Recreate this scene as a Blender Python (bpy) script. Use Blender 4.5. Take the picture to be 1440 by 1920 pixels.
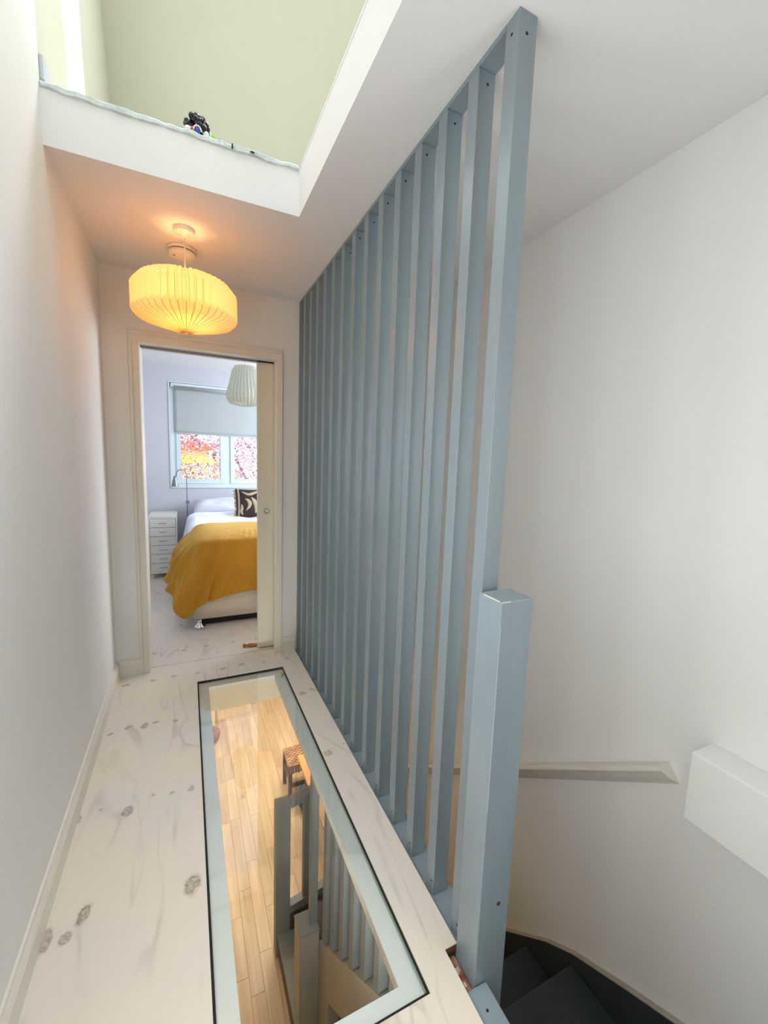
import bpy, bmesh, math, random
from mathutils import Vector, Matrix
import mathutils.noise as mn
random.seed(7)
for o in list(bpy.data.objects): bpy.data.objects.remove(o)
S = bpy.context.scene
C = S.collection
PI = math.pi

# ------------------------------------------------------------------ camera
yaw, pitch, roll, FPX, CH = 0.4428, -0.1232, 0.0351, 782.62, 1.3838
cy, sy, cp, sp = math.cos(yaw), math.sin(yaw), math.cos(pitch), math.sin(pitch)
Fv = Vector((sy * cp, cy * cp, sp)); R0 = Vector((cy, -sy, 0)); U0 = R0.cross(Fv)
cr, sr = math.cos(roll), math.sin(roll)
Rv = R0 * cr + U0 * sr; Uv = U0 * cr - R0 * sr
cd = bpy.data.cameras.new('camera'); cam = bpy.data.objects.new('camera', cd); C.objects.link(cam)
M = Matrix((( Rv.x, Uv.x, -Fv.x, 0), (Rv.y, Uv.y, -Fv.y, 0), (Rv.z, Uv.z, -Fv.z, CH), (0, 0, 0, 1)))
cam.matrix_world = M
cd.sensor_fit = 'HORIZONTAL'; cd.sensor_width = 36; cd.lens = FPX / 1440 * 36; cd.clip_start = 0.02; cd.clip_end = 200
S.camera = cam

# ------------------------------------------------------------------ world, exposure
S.view_settings.view_transform = 'Standard'; S.view_settings.look = 'None'
S.view_settings.gamma = 1; S.view_settings.use_curve_mapping = False
S.view_settings.exposure = 1.1
W = bpy.data.worlds.new('sky'); S.world = W; W.use_nodes = True
bg = W.node_tree.nodes['Background']; bg.inputs[0].default_value = (0.86, 0.93, 1.0, 1); bg.inputs[1].default_value = 2.0
S.cycles.max_bounces = 10; S.cycles.diffuse_bounces = 6; S.cycles.transparent_max_bounces = 12
S.cycles.use_denoising = True; S.cycles.sample_clamp_indirect = 6
S.cycles.caustics_reflective = False; S.cycles.caustics_refractive = False

def look_light(o, d): o.rotation_euler = Vector(d).to_track_quat('-Z', 'Y').to_euler()
def area(name, loc, d, sx, sy_, power, col, spread=180):
    l = bpy.data.lights.new(name, 'AREA'); l.shape = 'RECTANGLE'; l.size = sx; l.size_y = sy_; l.energy = power; l.color = col; l.spread = math.radians(spread)
    o = bpy.data.objects.new(name, l); C.objects.link(o); o.location = loc; look_light(o, d); return o
def point(name, loc, power, col, r=0.03):
    l = bpy.data.lights.new(name, 'POINT'); l.energy = power; l.color = col; l.shadow_soft_size = r
    o = bpy.data.objects.new(name, l); C.objects.link(o); o.location = loc; return o
sl = bpy.data.lights.new('sky_glow', 'SUN'); sl.energy = 7.0; sl.angle = 1.0; sl.color = (0.9, 0.95, 1.0)
so = bpy.data.objects.new('sky_glow', sl); C.objects.link(so); look_light(so, (-0.25, -1, -0.44))
area('roof_fill_light', (0.05, 1.25, 5.1), (0, -0.08, -1), 0.9, 0.9, 4.0, (0.93, 0.97, 1.0), 75)  # added light out of view at the roof opening, brightens the well
area('slope_fill_light', (1.0, 2.93, 4.82), (-0.25, -0.80, -0.60), 1.3, 0.65, 36, (0.93, 0.97, 1.0), 160)  # added light high on the slope, no window is built there
area('corridor_side_fill_light', (-0.395, 0.45, 1.3), (1, 0, 0.0), 1.4, 0.8, 6.4, (0.96, 0.98, 1.0), 170)  # added fill from the left wall for the slat and newel sides
area('landing_fill_light', (1.41, -0.55, 1.45), (-1, 0.4, 0), 1.3, 0.9, 11, (0.97, 0.98, 1.0), 170)  # added fill out of view, brightens the left wall and corridor end
area('bedroom_side_fill_light', (2.3, 4.4, 1.6), (-1, 0, -0.15), 1.3, 1.2, 29, (0.86, 0.92, 1.0))  # added bedroom fill beside the right wall, which has no window
area('downstairs_fill_light', (0.9, 4.6, -0.3), (0, 0.55, -1), 1.6, 1.2, 58, (1.0, 0.92, 0.80))  # added area light out of view, brightens the lower room
area('downstairs_hall_fill_light', (0.25, 0.60, -0.31), (0, 1, -0.1), 0.5, 0.12, 4.2, (1.0, 0.96, 0.90), 105)  # added fill hidden below the floor, brightens the far hatch edge

# ------------------------------------------------------------------ materials
def srgb(r, g, b):
    f = lambda c: (c / 255) / 12.92 if c / 255 <= 0.04045 else ((c / 255 + 0.055) / 1.055) ** 2.4
    return (f(r), f(g), f(b), 1)
def newmat(name):
    m = bpy.data.materials.new(name); m.use_nodes = True
    nt = m.node_tree; b = nt.nodes['Principled BSDF']; return m, nt, b
def N(nt, t, **kw):
    n = nt.nodes.new(t)
    for k, v in kw.items(): setattr(n, k, v)
    return n
def mat(name, col, rough=0.6, var=0.06, scale=6.0, bump=0.0, bscale=60.0, metal=0.0, stretch=(1, 1, 1), col2=None, spec=0.5, detail=4):
    m, nt, b = newmat(name)
    tc = N(nt, 'ShaderNodeTexCoord'); mp = N(nt, 'ShaderNodeMapping'); mp.inputs['Scale'].default_value = stretch
    nt.links.new(tc.outputs['Object'], mp.inputs[0])
    nz = N(nt, 'ShaderNodeTexNoise'); nz.inputs['Scale'].default_value = scale; nz.inputs['Detail'].default_value = detail
    nt.links.new(mp.outputs[0], nz.inputs['Vector'])
    mx = N(nt, 'ShaderNodeMix', data_type='RGBA')
    c2 = col2 or tuple(c * (1 - var * 2) for c in col[:3]) + (1,)
    rp = N(nt, 'ShaderNodeMapRange'); rp.inputs[1].default_value = 0.35; rp.inputs[2].default_value = 0.7
    nt.links.new(nz.outputs[0], rp.inputs[0]); nt.links.new(rp.outputs[0], mx.inputs[0])
    mx.inputs[6].default_value = col; mx.inputs[7].default_value = c2
    nt.links.new(mx.outputs[2], b.inputs['Base Color'])
    b.inputs['Roughness'].default_value = rough; b.inputs['Metallic'].default_value = metal
    b.inputs['Specular IOR Level'].default_value = spec
    if bump:
        n2 = N(nt, 'ShaderNodeTexNoise'); n2.inputs['Scale'].default_value = bscale; n2.inputs['Detail'].default_value = 3
        nt.links.new(mp.outputs[0], n2.inputs['Vector'])
        bp = N(nt, 'ShaderNodeBump'); bp.inputs['Strength'].default_value = bump; bp.inputs['Distance'].default_value = 0.004
        nt.links.new(n2.outputs[0], bp.inputs['Height']); nt.links.new(bp.outputs[0], b.inputs['Normal'])
    return m
m_wall = mat('white_wall_paint', srgb(234, 234, 231), 0.75, 0.015, 1.2, 0.12, 90)
m_ceil = mat('white_ceiling_paint', srgb(232, 231, 230), 0.8, 0.012, 1.0, 0.08, 90)
m_upper = mat('pale_green_wall_paint', srgb(206, 205, 189), 0.8, 0.02, 1.5, 0.06, 60)
m_trim = mat('cream_gloss_trim', srgb(230, 226, 214), 0.35, 0.02, 3, 0.05, 40)
m_casing = mat('cream_door_casing', srgb(232, 227, 214), 0.4, 0.025, 4, 0.08, 30, stretch=(3, 3, .6))
m_door = mat('cream_door_paint', srgb(228, 222, 202), 0.45, 0.015, 2)
m_bedwall = mat('pale_blue_grey_paint', srgb(210, 214, 222), 0.8, 0.01, 1.5)
m_slat = mat('blue_grey_slat_paint', srgb(130, 144, 150), 0.32, 0.05, 9, 0.08, 70, stretch=(1, 1, .25), spec=0.75)
m_newel = mat('blue_grey_newel_paint', srgb(142, 158, 166), 0.30, 0.09, 5, 0.10, 60, stretch=(1, 1, .35), spec=0.8)
m_wear = mat('worn_white_paint_edge', srgb(205, 212, 208), 0.6, 0.1, 90)
m_stair = mat('charcoal_stair_paint', srgb(50, 57, 61), 0.55, 0.12, 8, 0.1, 50)
m_string = mat('grey_green_string_paint', srgb(172, 176, 166), 0.6, 0.06, 5)
m_lowgrey = mat('lower_grey_paint', srgb(136, 146, 146), 0.55, 0.06, 6)
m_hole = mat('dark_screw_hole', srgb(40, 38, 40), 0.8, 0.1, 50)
m_black = mat('black_gap_filler', srgb(24, 26, 26), 0.8, 0.05, 10)
m_ledge = mat('pale_duck_egg_paint', srgb(238, 242, 236), 0.45, 0.03, 3, 0.04, 30)
m_red = mat('exposed_red_painted_timber', srgb(150, 66, 52), 0.8, 0.1, 30, 0.5, 60, col2=srgb(196, 160, 132))
m_ply = mat('raw_plywood_edge', srgb(140, 104, 66), 0.8, 0.2, 60, stretch=(1, 1, 8))
m_cream = mat('cream_downstairs_wall', srgb(238, 228, 200), 0.8, 0.01, 2)
m_divan = mat('beige_divan_fabric', srgb(205, 192, 172), 0.85, 0.03, 20, 0.15, 300)
m_white = mat('white_cotton_bedding', srgb(225, 229, 240), 0.9, 0.02, 6, 0.25, 40)
m_metalw = mat('white_powder_coated_metal', srgb(232, 231, 222), 0.4, 0.01, 4)
m_shadowgap = mat('drawer_gap_grey', srgb(120, 118, 112), 0.7, 0.02, 4)
m_chrome = mat('chrome', srgb(220, 220, 222), 0.15, 0.02, 5, metal=1.0)
m_silver = mat('brushed_grey_metal', srgb(150, 154, 160), 0.35, 0.05, 5, metal=0.7)
m_upvc = mat('white_upvc_frame', srgb(226, 238, 240), 0.3, 0.01, 4)
m_blind = mat('grey_roller_blind_fabric', srgb(186, 194, 194), 0.85, 0.02, 2.5, 0.05, 200)
m_lampw = mat('white_plastic_fitting', srgb(235, 228, 215), 0.4, 0.01, 4)
m_tool = mat('varnished_turned_wood', srgb(178, 112, 50), 0.35, 0.15, 30, stretch=(.4, 3, 3))
m_dwood = mat('dark_stained_wood', srgb(92, 56, 38), 0.5, 0.15, 12, stretch=(3, 3, .5))
m_tan = mat('tan_tabletop_wood', srgb(212, 160, 92), 0.45, 0.08, 8, stretch=(4, .6, 4))
m_blue = mat('blue_plastic_bag', srgb(28, 92, 122), 0.35, 0.1, 14, 0.8, 18, col2=srgb(12, 44, 70))
m_cush_d = mat('dark_brown_cushion_cloth', srgb(62, 46, 42), 0.9, 0.1, 60, 0.3, 250)
m_cush_l = mat('beige_woven_leaf_cloth', srgb(196, 178, 150), 0.9, 0.08, 80, 0.3, 250)
m_hair = mat('glossy_black_curls', srgb(16, 16, 18), 0.3, 0.1, 40, 0.8, 60)
m_toyw = mat('white_toy_plastic', srgb(238, 240, 242), 0.35, 0.01, 4)
m_toyr = mat('red_toy_fabric', srgb(206, 56, 84), 0.6, 0.05, 10)
m_toyb = mat('blue_toy_fabric', srgb(44, 84, 170), 0.5, 0.05, 10)
m_toyg = mat('lime_green_toy_plastic', srgb(120, 218, 60), 0.4, 0.05, 10)
m_yel = mat('yellow_sticker', srgb(196, 178, 60), 0.6, 0.1, 40)
m_plaster = mat('flaking_white_plaster', srgb(212, 220, 220), 0.85, 0.12, 30, 0.6, 80)
m_rotan = mat('woven_rush_seat', srgb(190, 146, 104), 0.8, 0.2, 14, 0.3, 100, col2=srgb(128, 84, 58))
m_redbag = mat('dull_red_patterned_cloth', srgb(160, 106, 92), 0.85, 0.2, 22, 0.3, 60, col2=srgb(98, 58, 52))
m_glassedge = mat('green_glass_edge', srgb(120, 140, 118), 0.2, 0.1, 10)
m_block = mat('lavender_grey_paint', srgb(200, 202, 212), 0.6, 0.03, 6)
m_seam = mat('fine_dark_seam', srgb(120, 108, 96), 0.8, 0.1, 10)

def glassmat(name, tint=(1, 1, 1, 1), boost=1.0):
    m = bpy.data.materials.new(name); m.use_nodes = True; nt = m.node_tree
    nt.nodes.remove(nt.nodes['Principled BSDF']); out = nt.nodes['Material Output']
    t = N(nt, 'ShaderNodeBsdfTransparent'); t.inputs[0].default_value = tint
    g = N(nt, 'ShaderNodeBsdfGlossy'); g.inputs['Roughness'].default_value = 0.02
    f = N(nt, 'ShaderNodeFresnel'); f.inputs[0].default_value = 1.45
    mu = N(nt, 'ShaderNodeMath', operation='MULTIPLY'); mu.inputs[1].default_value = boost
    nt.links.new(f.outputs[0], mu.inputs[0])
    mx = N(nt, 'ShaderNodeMixShader'); nt.links.new(mu.outputs[0], mx.inputs[0])
    nt.links.new(t.outputs[0], mx.inputs[1]); nt.links.new(g.outputs[0], mx.inputs[2])
    nt.links.new(mx.outputs[0], out.inputs[0]); return m
m_glass = glassmat('clear_window_glass')
m_hatch = glassmat('floor_glass', (0.985, 0.995, 0.988, 1), 0.38)

def paper(name, col, mixv=0.55):
    m = bpy.data.materials.new(name); m.use_nodes = True; nt = m.node_tree
    nt.nodes.remove(nt.nodes['Principled BSDF']); out = nt.nodes['Material Output']
    d = N(nt, 'ShaderNodeBsdfDiffuse'); d.inputs[0].default_value = col
    t = N(nt, 'ShaderNodeBsdfTranslucent'); t.inputs[0].default_value = col
    mx = N(nt, 'ShaderNodeMixShader'); mx.inputs[0].default_value = mixv
    nt.links.new(d.outputs[0], mx.inputs[1]); nt.links.new(t.outputs[0], mx.inputs[2]); nt.links.new(mx.outputs[0], out.inputs[0]); return m
m_paper = paper('pleated_cream_paper', srgb(246, 226, 184), 0.26)
m_paper2 = paper('pleated_white_paper', srgb(228, 230, 218), 0.35)
def emis(name, col, s):
    m = bpy.data.materials.new(name); m.use_nodes = True; nt = m.node_tree; b = nt.nodes['Principled BSDF']
    b.inputs['Base Color'].default_value = col; b.inputs['Emission Color'].default_value = col; b.inputs['Emission Strength'].default_value = s; return m
m_skypane = emis('bright_frosted_pane', (0.96, 0.98, 1, 1), 1.6)

# white-washed pine floor with knots at their places
def floor_mat():
    m, nt, b = newmat('whitewashed_pine_boards')
    tc = N(nt, 'ShaderNodeTexCoord'); L = nt.links
    mp = N(nt, 'ShaderNodeMapping'); mp.inputs['Scale'].default_value = (3.2, 0.75, 1); L.new(tc.outputs['Object'], mp.inputs[0])
    nz = N(nt, 'ShaderNodeTexNoise'); nz.inputs['Scale'].default_value = 1.6; nz.inputs['Detail'].default_value = 2; nz.inputs['Distortion'].default_value = 0.6
    L.new(mp.outputs[0], nz.inputs['Vector'])
    # contour lines of the noise = cathedral grain
    mu = N(nt, 'ShaderNodeMath', operation='MULTIPLY'); mu.inputs[1].default_value = 6.5; L.new(nz.outputs[0], mu.inputs[0])
    fr = N(nt, 'ShaderNodeMath', operation='PINGPONG'); fr.inputs[1].default_value = 0.5; L.new(mu.outputs[0], fr.inputs[0])
    mr = N(nt, 'ShaderNodeMapRange'); mr.inputs[1].default_value = 0.0; mr.inputs[2].default_value = 0.16; mr.inputs[3].default_value = 1; mr.inputs[4].default_value = 0
    mr.interpolation_type = 'SMOOTHSTEP'; L.new(fr.outputs[0], mr.inputs[0])
    # break the lines up
    nb = N(nt, 'ShaderNodeTexNoise'); nb.inputs['Scale'].default_value = 3.0; L.new(tc.outputs['Object'], nb.inputs['Vector'])
    mb = N(nt, 'ShaderNodeMapRange'); mb.inputs[1].default_value = 0.42; mb.inputs[2].default_value = 0.66; L.new(nb.outputs[0], mb.inputs[0])
    gl = N(nt, 'ShaderNodeMath', operation='MULTIPLY'); L.new(mr.outputs[0], gl.inputs[0]); L.new(mb.outputs[0], gl.inputs[1])
    base = N(nt, 'ShaderNodeMix', data_type='RGBA'); base.inputs[6].default_value = srgb(230, 219, 202); base.inputs[7].default_value = srgb(226, 217, 208)
    n3 = N(nt, 'ShaderNodeTexNoise'); n3.inputs['Scale'].default_value = 2.2; L.new(tc.outputs['Object'], n3.inputs['Vector'])
    m3 = N(nt, 'ShaderNodeMapRange'); m3.inputs[1].default_value = 0.4; m3.inputs[2].default_value = 0.6; L.new(n3.outputs[0], m3.inputs[0]); L.new(m3.outputs[0], base.inputs[0])
    g = N(nt, 'ShaderNodeMix', data_type='RGBA'); L.new(base.outputs[2], g.inputs[6]); g.inputs[7].default_value = srgb(190, 177, 168)
    ga = N(nt, 'ShaderNodeMath', operation='MULTIPLY'); ga.inputs[1].default_value = 0.62; L.new(gl.outputs[0], ga.inputs[0]); L.new(ga.outputs[0], g.inputs[0])
    # knots : (x, y, rx, ry, rotation, darkness)
    K = [(-.357,2.754,.024,.018,.3,.8),(-.212,2.758,.02,.018,.2,.7),(-.10,2.766,.02,.022,.1,.7),(.035,2.755,.015,.018,0,.6),(.188,2.758,.022,.02,.2,.7),(.303,2.771,.02,.022,.1,.8),(.447,2.754,.018,.018,0,.5),(.599,2.749,.018,.022,0,.6),
         (-.045,3.131,.019,.02,0,.7),(-.226,3.143,.022,.022,.2,.5),(.104,3.147,.018,.02,0,.7),(.285,3.146,.02,.018,0,.6),(.451,3.153,.018,.022,0,.6),
         (-.367,2.274,.018,.014,.3,.8),(-.295,2.302,.024,.018,.4,.8),(-.222,2.288,.02,.03,-.2,1),(-.17,2.298,.018,.014,0,.9),(-.084,2.277,.018,.016,.2,.8),
         (.591,2.286,.02,.026,-.2,.8),(.65,2.303,.013,.012,.2,.8),(.577,1.74,.024,.026,-.1,.7),(.667,1.776,.008,.008,0,.6),
         (-.398,1.756,.014,.03,.2,.8),(-.235,1.726,.024,.034,-.1,1),(-.01,1.754,.014,.022,0,.7),(-.081,1.761,.009,.012,0,.8),(-.152,1.779,.009,.012,0,.7),(-.33,1.772,.007,.009,0,.8),
         (-.013,1.325,.028,.042,-.1,1),(-.309,1.354,.02,.036,-.2,1),(-.341,1.299,.016,.022,-.3,.9),(-.393,1.314,.02,.04,0,.9),
         (-.067,3.615,.018,.02,0,.7),(-.28,4.551,.02,.02,0,.6),(-.22,3.75,.01,.01,0,.6)]
    ndis = N(nt, 'ShaderNodeTexNoise'); ndis.inputs['Scale'].default_value = 38; L.new(tc.outputs['Object'], ndis.inputs['Vector'])
    sub = N(nt, 'ShaderNodeVectorMath', operation='SUBTRACT'); L.new(ndis.outputs['Color'], sub.inputs[0]); sub.inputs[1].default_value = (.5, .5, .5)
    scl = N(nt, 'ShaderNodeVectorMath', operation='SCALE'); scl.inputs['Scale'].default_value = 0.022; L.new(sub.outputs[0], scl.inputs[0])
    add = N(nt, 'ShaderNodeVectorMath', operation='ADD'); L.new(tc.outputs['Object'], add.inputs[0]); L.new(scl.outputs[0], add.inputs[1])
    prev = None
    for (x, y, rx, ry, rot, dk) in K:
        a = N(nt, 'ShaderNodeMapping', vector_type='TEXTURE'); a.inputs['Location'].default_value = (x, y, 0); a.inputs['Rotation'].default_value = (0, 0, rot); a.inputs['Scale'].default_value = (rx * 1.05, ry * 1.05, 1e3)
        L.new(add.outputs[0], a.inputs[0])
        ln = N(nt, 'ShaderNodeVectorMath', operation='LENGTH'); L.new(a.outputs[0], ln.inputs[0]); lnv = ln.outputs['Value']
        cr_ = N(nt, 'ShaderNodeValToRGB'); e = cr_.color_ramp.elements
        e[0].position = 0; e[0].color = (.80 * dk,) * 3 + (1,); e[1].position = 1.0; e[1].color = (0, 0, 0, 1)
        q = e.new(.42); q.color = (.62 * dk,) * 3 + (1,)
        q = e.new(.62); q.color = (.85 * dk,) * 3 + (1,)
        q = e.new(.78); q.color = (.30 * dk,) * 3 + (1,)
        L.new(lnv, cr_.inputs[0])
        if prev is None: prev = cr_.outputs[0]
        else:
            mxx = N(nt, 'ShaderNodeMath', operation='MAXIMUM'); L.new(prev, mxx.inputs[0]); L.new(cr_.outputs[0], mxx.inputs[1]); prev = mxx.outputs[0]
    nk = N(nt, 'ShaderNodeTexNoise'); nk.inputs['Scale'].default_value = 90; nk.inputs['Detail'].default_value = 3; L.new(tc.outputs['Object'], nk.inputs['Vector'])
    mk = N(nt, 'ShaderNodeMapRange'); mk.inputs[1].default_value = .3; mk.inputs[2].default_value = .65; mk.inputs[3].default_value = .35; mk.inputs[4].default_value = 1.05; L.new(nk.outputs[0], mk.inputs[0])
    pk = N(nt, 'ShaderNodeMath', operation='MULTIPLY'); L.new(prev, pk.inputs[0]); L.new(mk.outputs[0], pk.inputs[1]); prev = pk.outputs[0]
    kn = N(nt, 'ShaderNodeMix', data_type='RGBA'); L.new(prev, kn.inputs[0]); L.new(g.outputs[2], kn.inputs[6]); kn.inputs[7].default_value = srgb(124, 106, 84)
    L.new(kn.outputs[2], b.inputs['Base Color']); b.inputs['Roughness'].default_value = 0.55
    return m
m_floor = floor_mat()

def oak_mat():
    m, nt, b = newmat('oak_strip'); L = nt.links
    tc = N(nt, 'ShaderNodeTexCoord'); oi = N(nt, 'ShaderNodeObjectInfo')
    mp = N(nt, 'ShaderNodeMapping'); mp.inputs['Scale'].default_value = (22, 1.6, 1); L.new(tc.outputs['Object'], mp.inputs[0])
    nz = N(nt, 'ShaderNodeTexNoise'); nz.noise_dimensions = '4D'; nz.inputs['Scale'].default_value = 1; nz.inputs['Detail'].default_value = 5; L.new(mp.outputs[0], nz.inputs['Vector'])
    mw = N(nt, 'ShaderNodeMath', operation='MULTIPLY'); mw.inputs[1].default_value = 20; L.new(oi.outputs['Random'], mw.inputs[0]); L.new(mw.outputs[0], nz.inputs['W'])
    r = N(nt, 'ShaderNodeValToRGB'); e = r.color_ramp.elements; e[0].position = .3; e[0].color = srgb(180, 154, 118); e[1].position = .7; e[1].color = srgb(212, 192, 156)
    L.new(nz.outputs[0], r.inputs[0])
    hs = N(nt, 'ShaderNodeHueSaturation'); L.new(r.outputs[0], hs.inputs['Color'])
    mv = N(nt, 'ShaderNodeMapRange'); mv.inputs[3].default_value = .84; mv.inputs[4].default_value = 1.12; L.new(oi.outputs['Random'], mv.inputs[0]); L.new(mv.outputs[0], hs.inputs['Value'])
    L.new(hs.outputs[0], b.inputs['Base Color']); b.inputs['Roughness'].default_value = 0.4; return m
m_oak = oak_mat()

def throw_mat():
    m, nt, b = newmat('mustard_herringbone_fleece'); L = nt.links
    uv = N(nt, 'ShaderNodeUVMap'); sep = N(nt, 'ShaderNodeSeparateXYZ'); L.new(uv.outputs[0], sep.inputs[0])
    # zigzag: v + |pingpong(u)|
    pp = N(nt, 'ShaderNodeMath', operation='PINGPONG'); pp.inputs[1].default_value = 0.03; L.new(sep.outputs[0], pp.inputs[0])
    ad = N(nt, 'ShaderNodeMath', operation='ADD'); L.new(pp.outputs[0], ad.inputs[0]); L.new(sep.outputs[1], ad.inputs[1])
    sc = N(nt, 'ShaderNodeMath', operation='MULTIPLY'); sc.inputs[1].default_value = 330; L.new(ad.outputs[0], sc.inputs[0])
    sn = N(nt, 'ShaderNodeMath', operation='SINE'); L.new(sc.outputs[0], sn.inputs[0])
    bp = N(nt, 'ShaderNodeBump'); bp.inputs['Strength'].default_value = 0.45; bp.inputs['Distance'].default_value = 0.004; L.new(sn.outputs[0], bp.inputs['Height']); L.new(bp.outputs[0], b.inputs['Normal'])
    mx = N(nt, 'ShaderNodeMix', data_type='RGBA'); mr = N(nt, 'ShaderNodeMapRange'); mr.inputs[1].default_value = -1; L.new(sn.outputs[0], mr.inputs[0]); L.new(mr.outputs[0], mx.inputs[0])
    mx.inputs[6].default_value = srgb(176, 116, 8); mx.inputs[7].default_value = srgb(206, 148, 26); L.new(mx.outputs[2], b.inputs['Base Color'])
    b.inputs['Roughness'].default_value = 0.8; b.inputs['Sheen Weight'].default_value = 0.8; b.inputs['Sheen Roughness'].default_value = 0.4; b.inputs['Sheen Tint'].default_value = srgb(250, 214, 120)
    return m
m_throw = throw_mat()

def leafmat(name, cols):
    m, nt, b = newmat(name); L = nt.links
    g = N(nt, 'ShaderNodeNewGeometry'); r = N(nt, 'ShaderNodeValToRGB'); r.color_ramp.interpolation = 'CONSTANT'
    e = r.color_ramp.elements
    for i, c in enumerate(cols):
        q = e[i] if i < 2 else e.new(i / len(cols))
        q.position = i / len(cols); q.color = c
    L.new(g.outputs['Random Per Island'], r.inputs[0]); L.new(r.outputs[0], b.inputs['Base Color']); b.inputs['Roughness'].default_value = .6
    b.inputs['Transmission Weight'].default_value = 0.0
    return m
m_pink = leafmat('pink_copper_leaves', [srgb(232, 198, 212), srgb(190, 140, 160), srgb(124, 76, 104), srgb(246, 232, 238), srgb(96, 66, 96), srgb(206, 140, 156)])
m_yleaf = leafmat('yellow_blossom', [srgb(236, 232, 60), srgb(250, 240, 120), srgb(190, 200, 60), srgb(226, 180, 70)])
m_brick = mat('orange_brick_wall', srgb(236, 178, 130), 0.8, 0.15, 40)
m_pebble = mat('pale_render_wall', srgb(245, 245, 245), 0.8, 0.02, 4)
m_bark = mat('grey_brown_bark', srgb(140, 112, 110), 0.9, 0.2, 20)
m_grass = mat('garden_grass', srgb(110, 140, 70), 0.9, 0.2, 20)

# ------------------------------------------------------------------ mesh helpers
def finish(name, bm, m, parent=None, smooth=False, bevel=0.0, seg=2):
    me = bpy.data.meshes.new(name)
    bmesh.ops.recalc_face_normals(bm, faces=bm.faces)
    bm.to_mesh(me); bm.free()
    if smooth:
        for p in me.polygons: p.use_smooth = True
    me.materials.append(m)
    o = bpy.data.objects.new(name, me); C.objects.link(o)
    if parent is not None: o.parent = parent
    if bevel:
        md = o.modifiers.new('bevel', 'BEVEL'); md.width = bevel; md.segments = seg; md.limit_method = 'ANGLE'
    return o
def abox(bm, x0, x1, y0, y1, z0, z1):
    v = [bm.verts.new((x, y, z)) for z in (z0, z1) for y in (y0, y1) for x in (x0, x1)]
    for f in ((0, 1, 3, 2), (4, 5, 7, 6), (0, 1, 5, 4), (2, 3, 7, 6), (0, 2, 6, 4), (1, 3, 7, 5)): bm.faces.new([v[i] for i in f])
def box(name, b, m, parent=None, bevel=0.0, off=(0, 0, 0)):
    bm = bmesh.new(); abox(bm, b[0] - off[0], b[1] - off[0], b[2] - off[1], b[3] - off[1], b[4] - off[2], b[5] - off[2])
    return finish(name, bm, m, parent, bevel=bevel)
def boxes(name, bs, m, parent=None, bevel=0.0):
    bm = bmesh.new()
    for b in bs: abox(bm, *b)
    return finish(name, bm, m, parent, bevel=bevel)
def grid_slab(name, xs, ys, keep, z0, z1, m, parent=None):
    bm = bmesh.new(); V = {}
    def v(i, j, k):
        if (i, j, k) not in V: V[(i, j, k)] = bm.verts.new((xs[i], ys[j], z1 if k else z0))
        return V[(i, j, k)]
    on = lambda i, j: 0 <= i < len(xs) - 1 and 0 <= j < len(ys) - 1 and keep((xs[i] + xs[i + 1]) / 2, (ys[j] + ys[j + 1]) / 2)
    for i in range(len(xs) - 1):
        for j in range(len(ys) - 1):
            if not on(i, j): continue
            for k in (0, 1): bm.faces.new([v(i, j, k), v(i + 1, j, k), v(i + 1, j + 1, k), v(i, j + 1, k)])
            for di, dj, a, b in ((-1, 0, (i, j), (i, j + 1)), (1, 0, (i + 1, j), (i + 1, j + 1)), (0, -1, (i, j), (i + 1, j)), (0, 1, (i, j + 1), (i + 1, j + 1))):
                if not on(i + di, j + dj): bm.faces.new([v(*a, 0), v(*b, 0), v(*b, 1), v(*a, 1)])
    return finish(name, bm, m, parent)
def prism(name, pts, axis, a, b, m, parent=None, bevel=0.0, off=(0, 0, 0)):
    """polygon pts in the two other axes, extruded along axis from a to b"""
    bm = bmesh.new()
    def P(p, t):
        if axis == 0: q = (t, p[0], p[1])
        elif axis == 1: q = (p[0], t, p[1])
        else: q = (p[0], p[1], t)
        return (q[0] - off[0], q[1] - off[1], q[2] - off[2])
    A = [bm.verts.new(P(p, a)) for p in pts]; B = [bm.verts.new(P(p, b)) for p in pts]
    bm.faces.new(A); bm.faces.new(B)
    for i in range(len(pts)): bm.faces.new([A[i], A[(i + 1) % len(pts)], B[(i + 1) % len(pts)], B[i]])
    return finish(name, bm, m, parent, bevel=bevel)
def lathe(name, prof, m, parent=None, n=32, loc=(0, 0, 0), smooth=True, axis='Z'):
    bm = bmesh.new(); rings = []
    for r, z in prof:
        ring = []
        for k in range(n):
            a = 2 * PI * k / n
            p = (r * math.cos(a), r * math.sin(a), z)
            if axis == 'X': p = (z, p[0], p[1])
            if axis == 'Y': p = (p[0], z, p[1])
            ring.append(bm.verts.new((p[0] + loc[0], p[1] + loc[1], p[2] + loc[2])))
        rings.append(ring)
    for a, b in zip(rings, rings[1:]):
        for k in range(n): bm.faces.new([a[k], a[(k + 1) % n], b[(k + 1) % n], b[k]])
    bm.faces.new(rings[0]); bm.faces.new(rings[-1])
    return finish(name, bm, m, parent, smooth=smooth)
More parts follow.
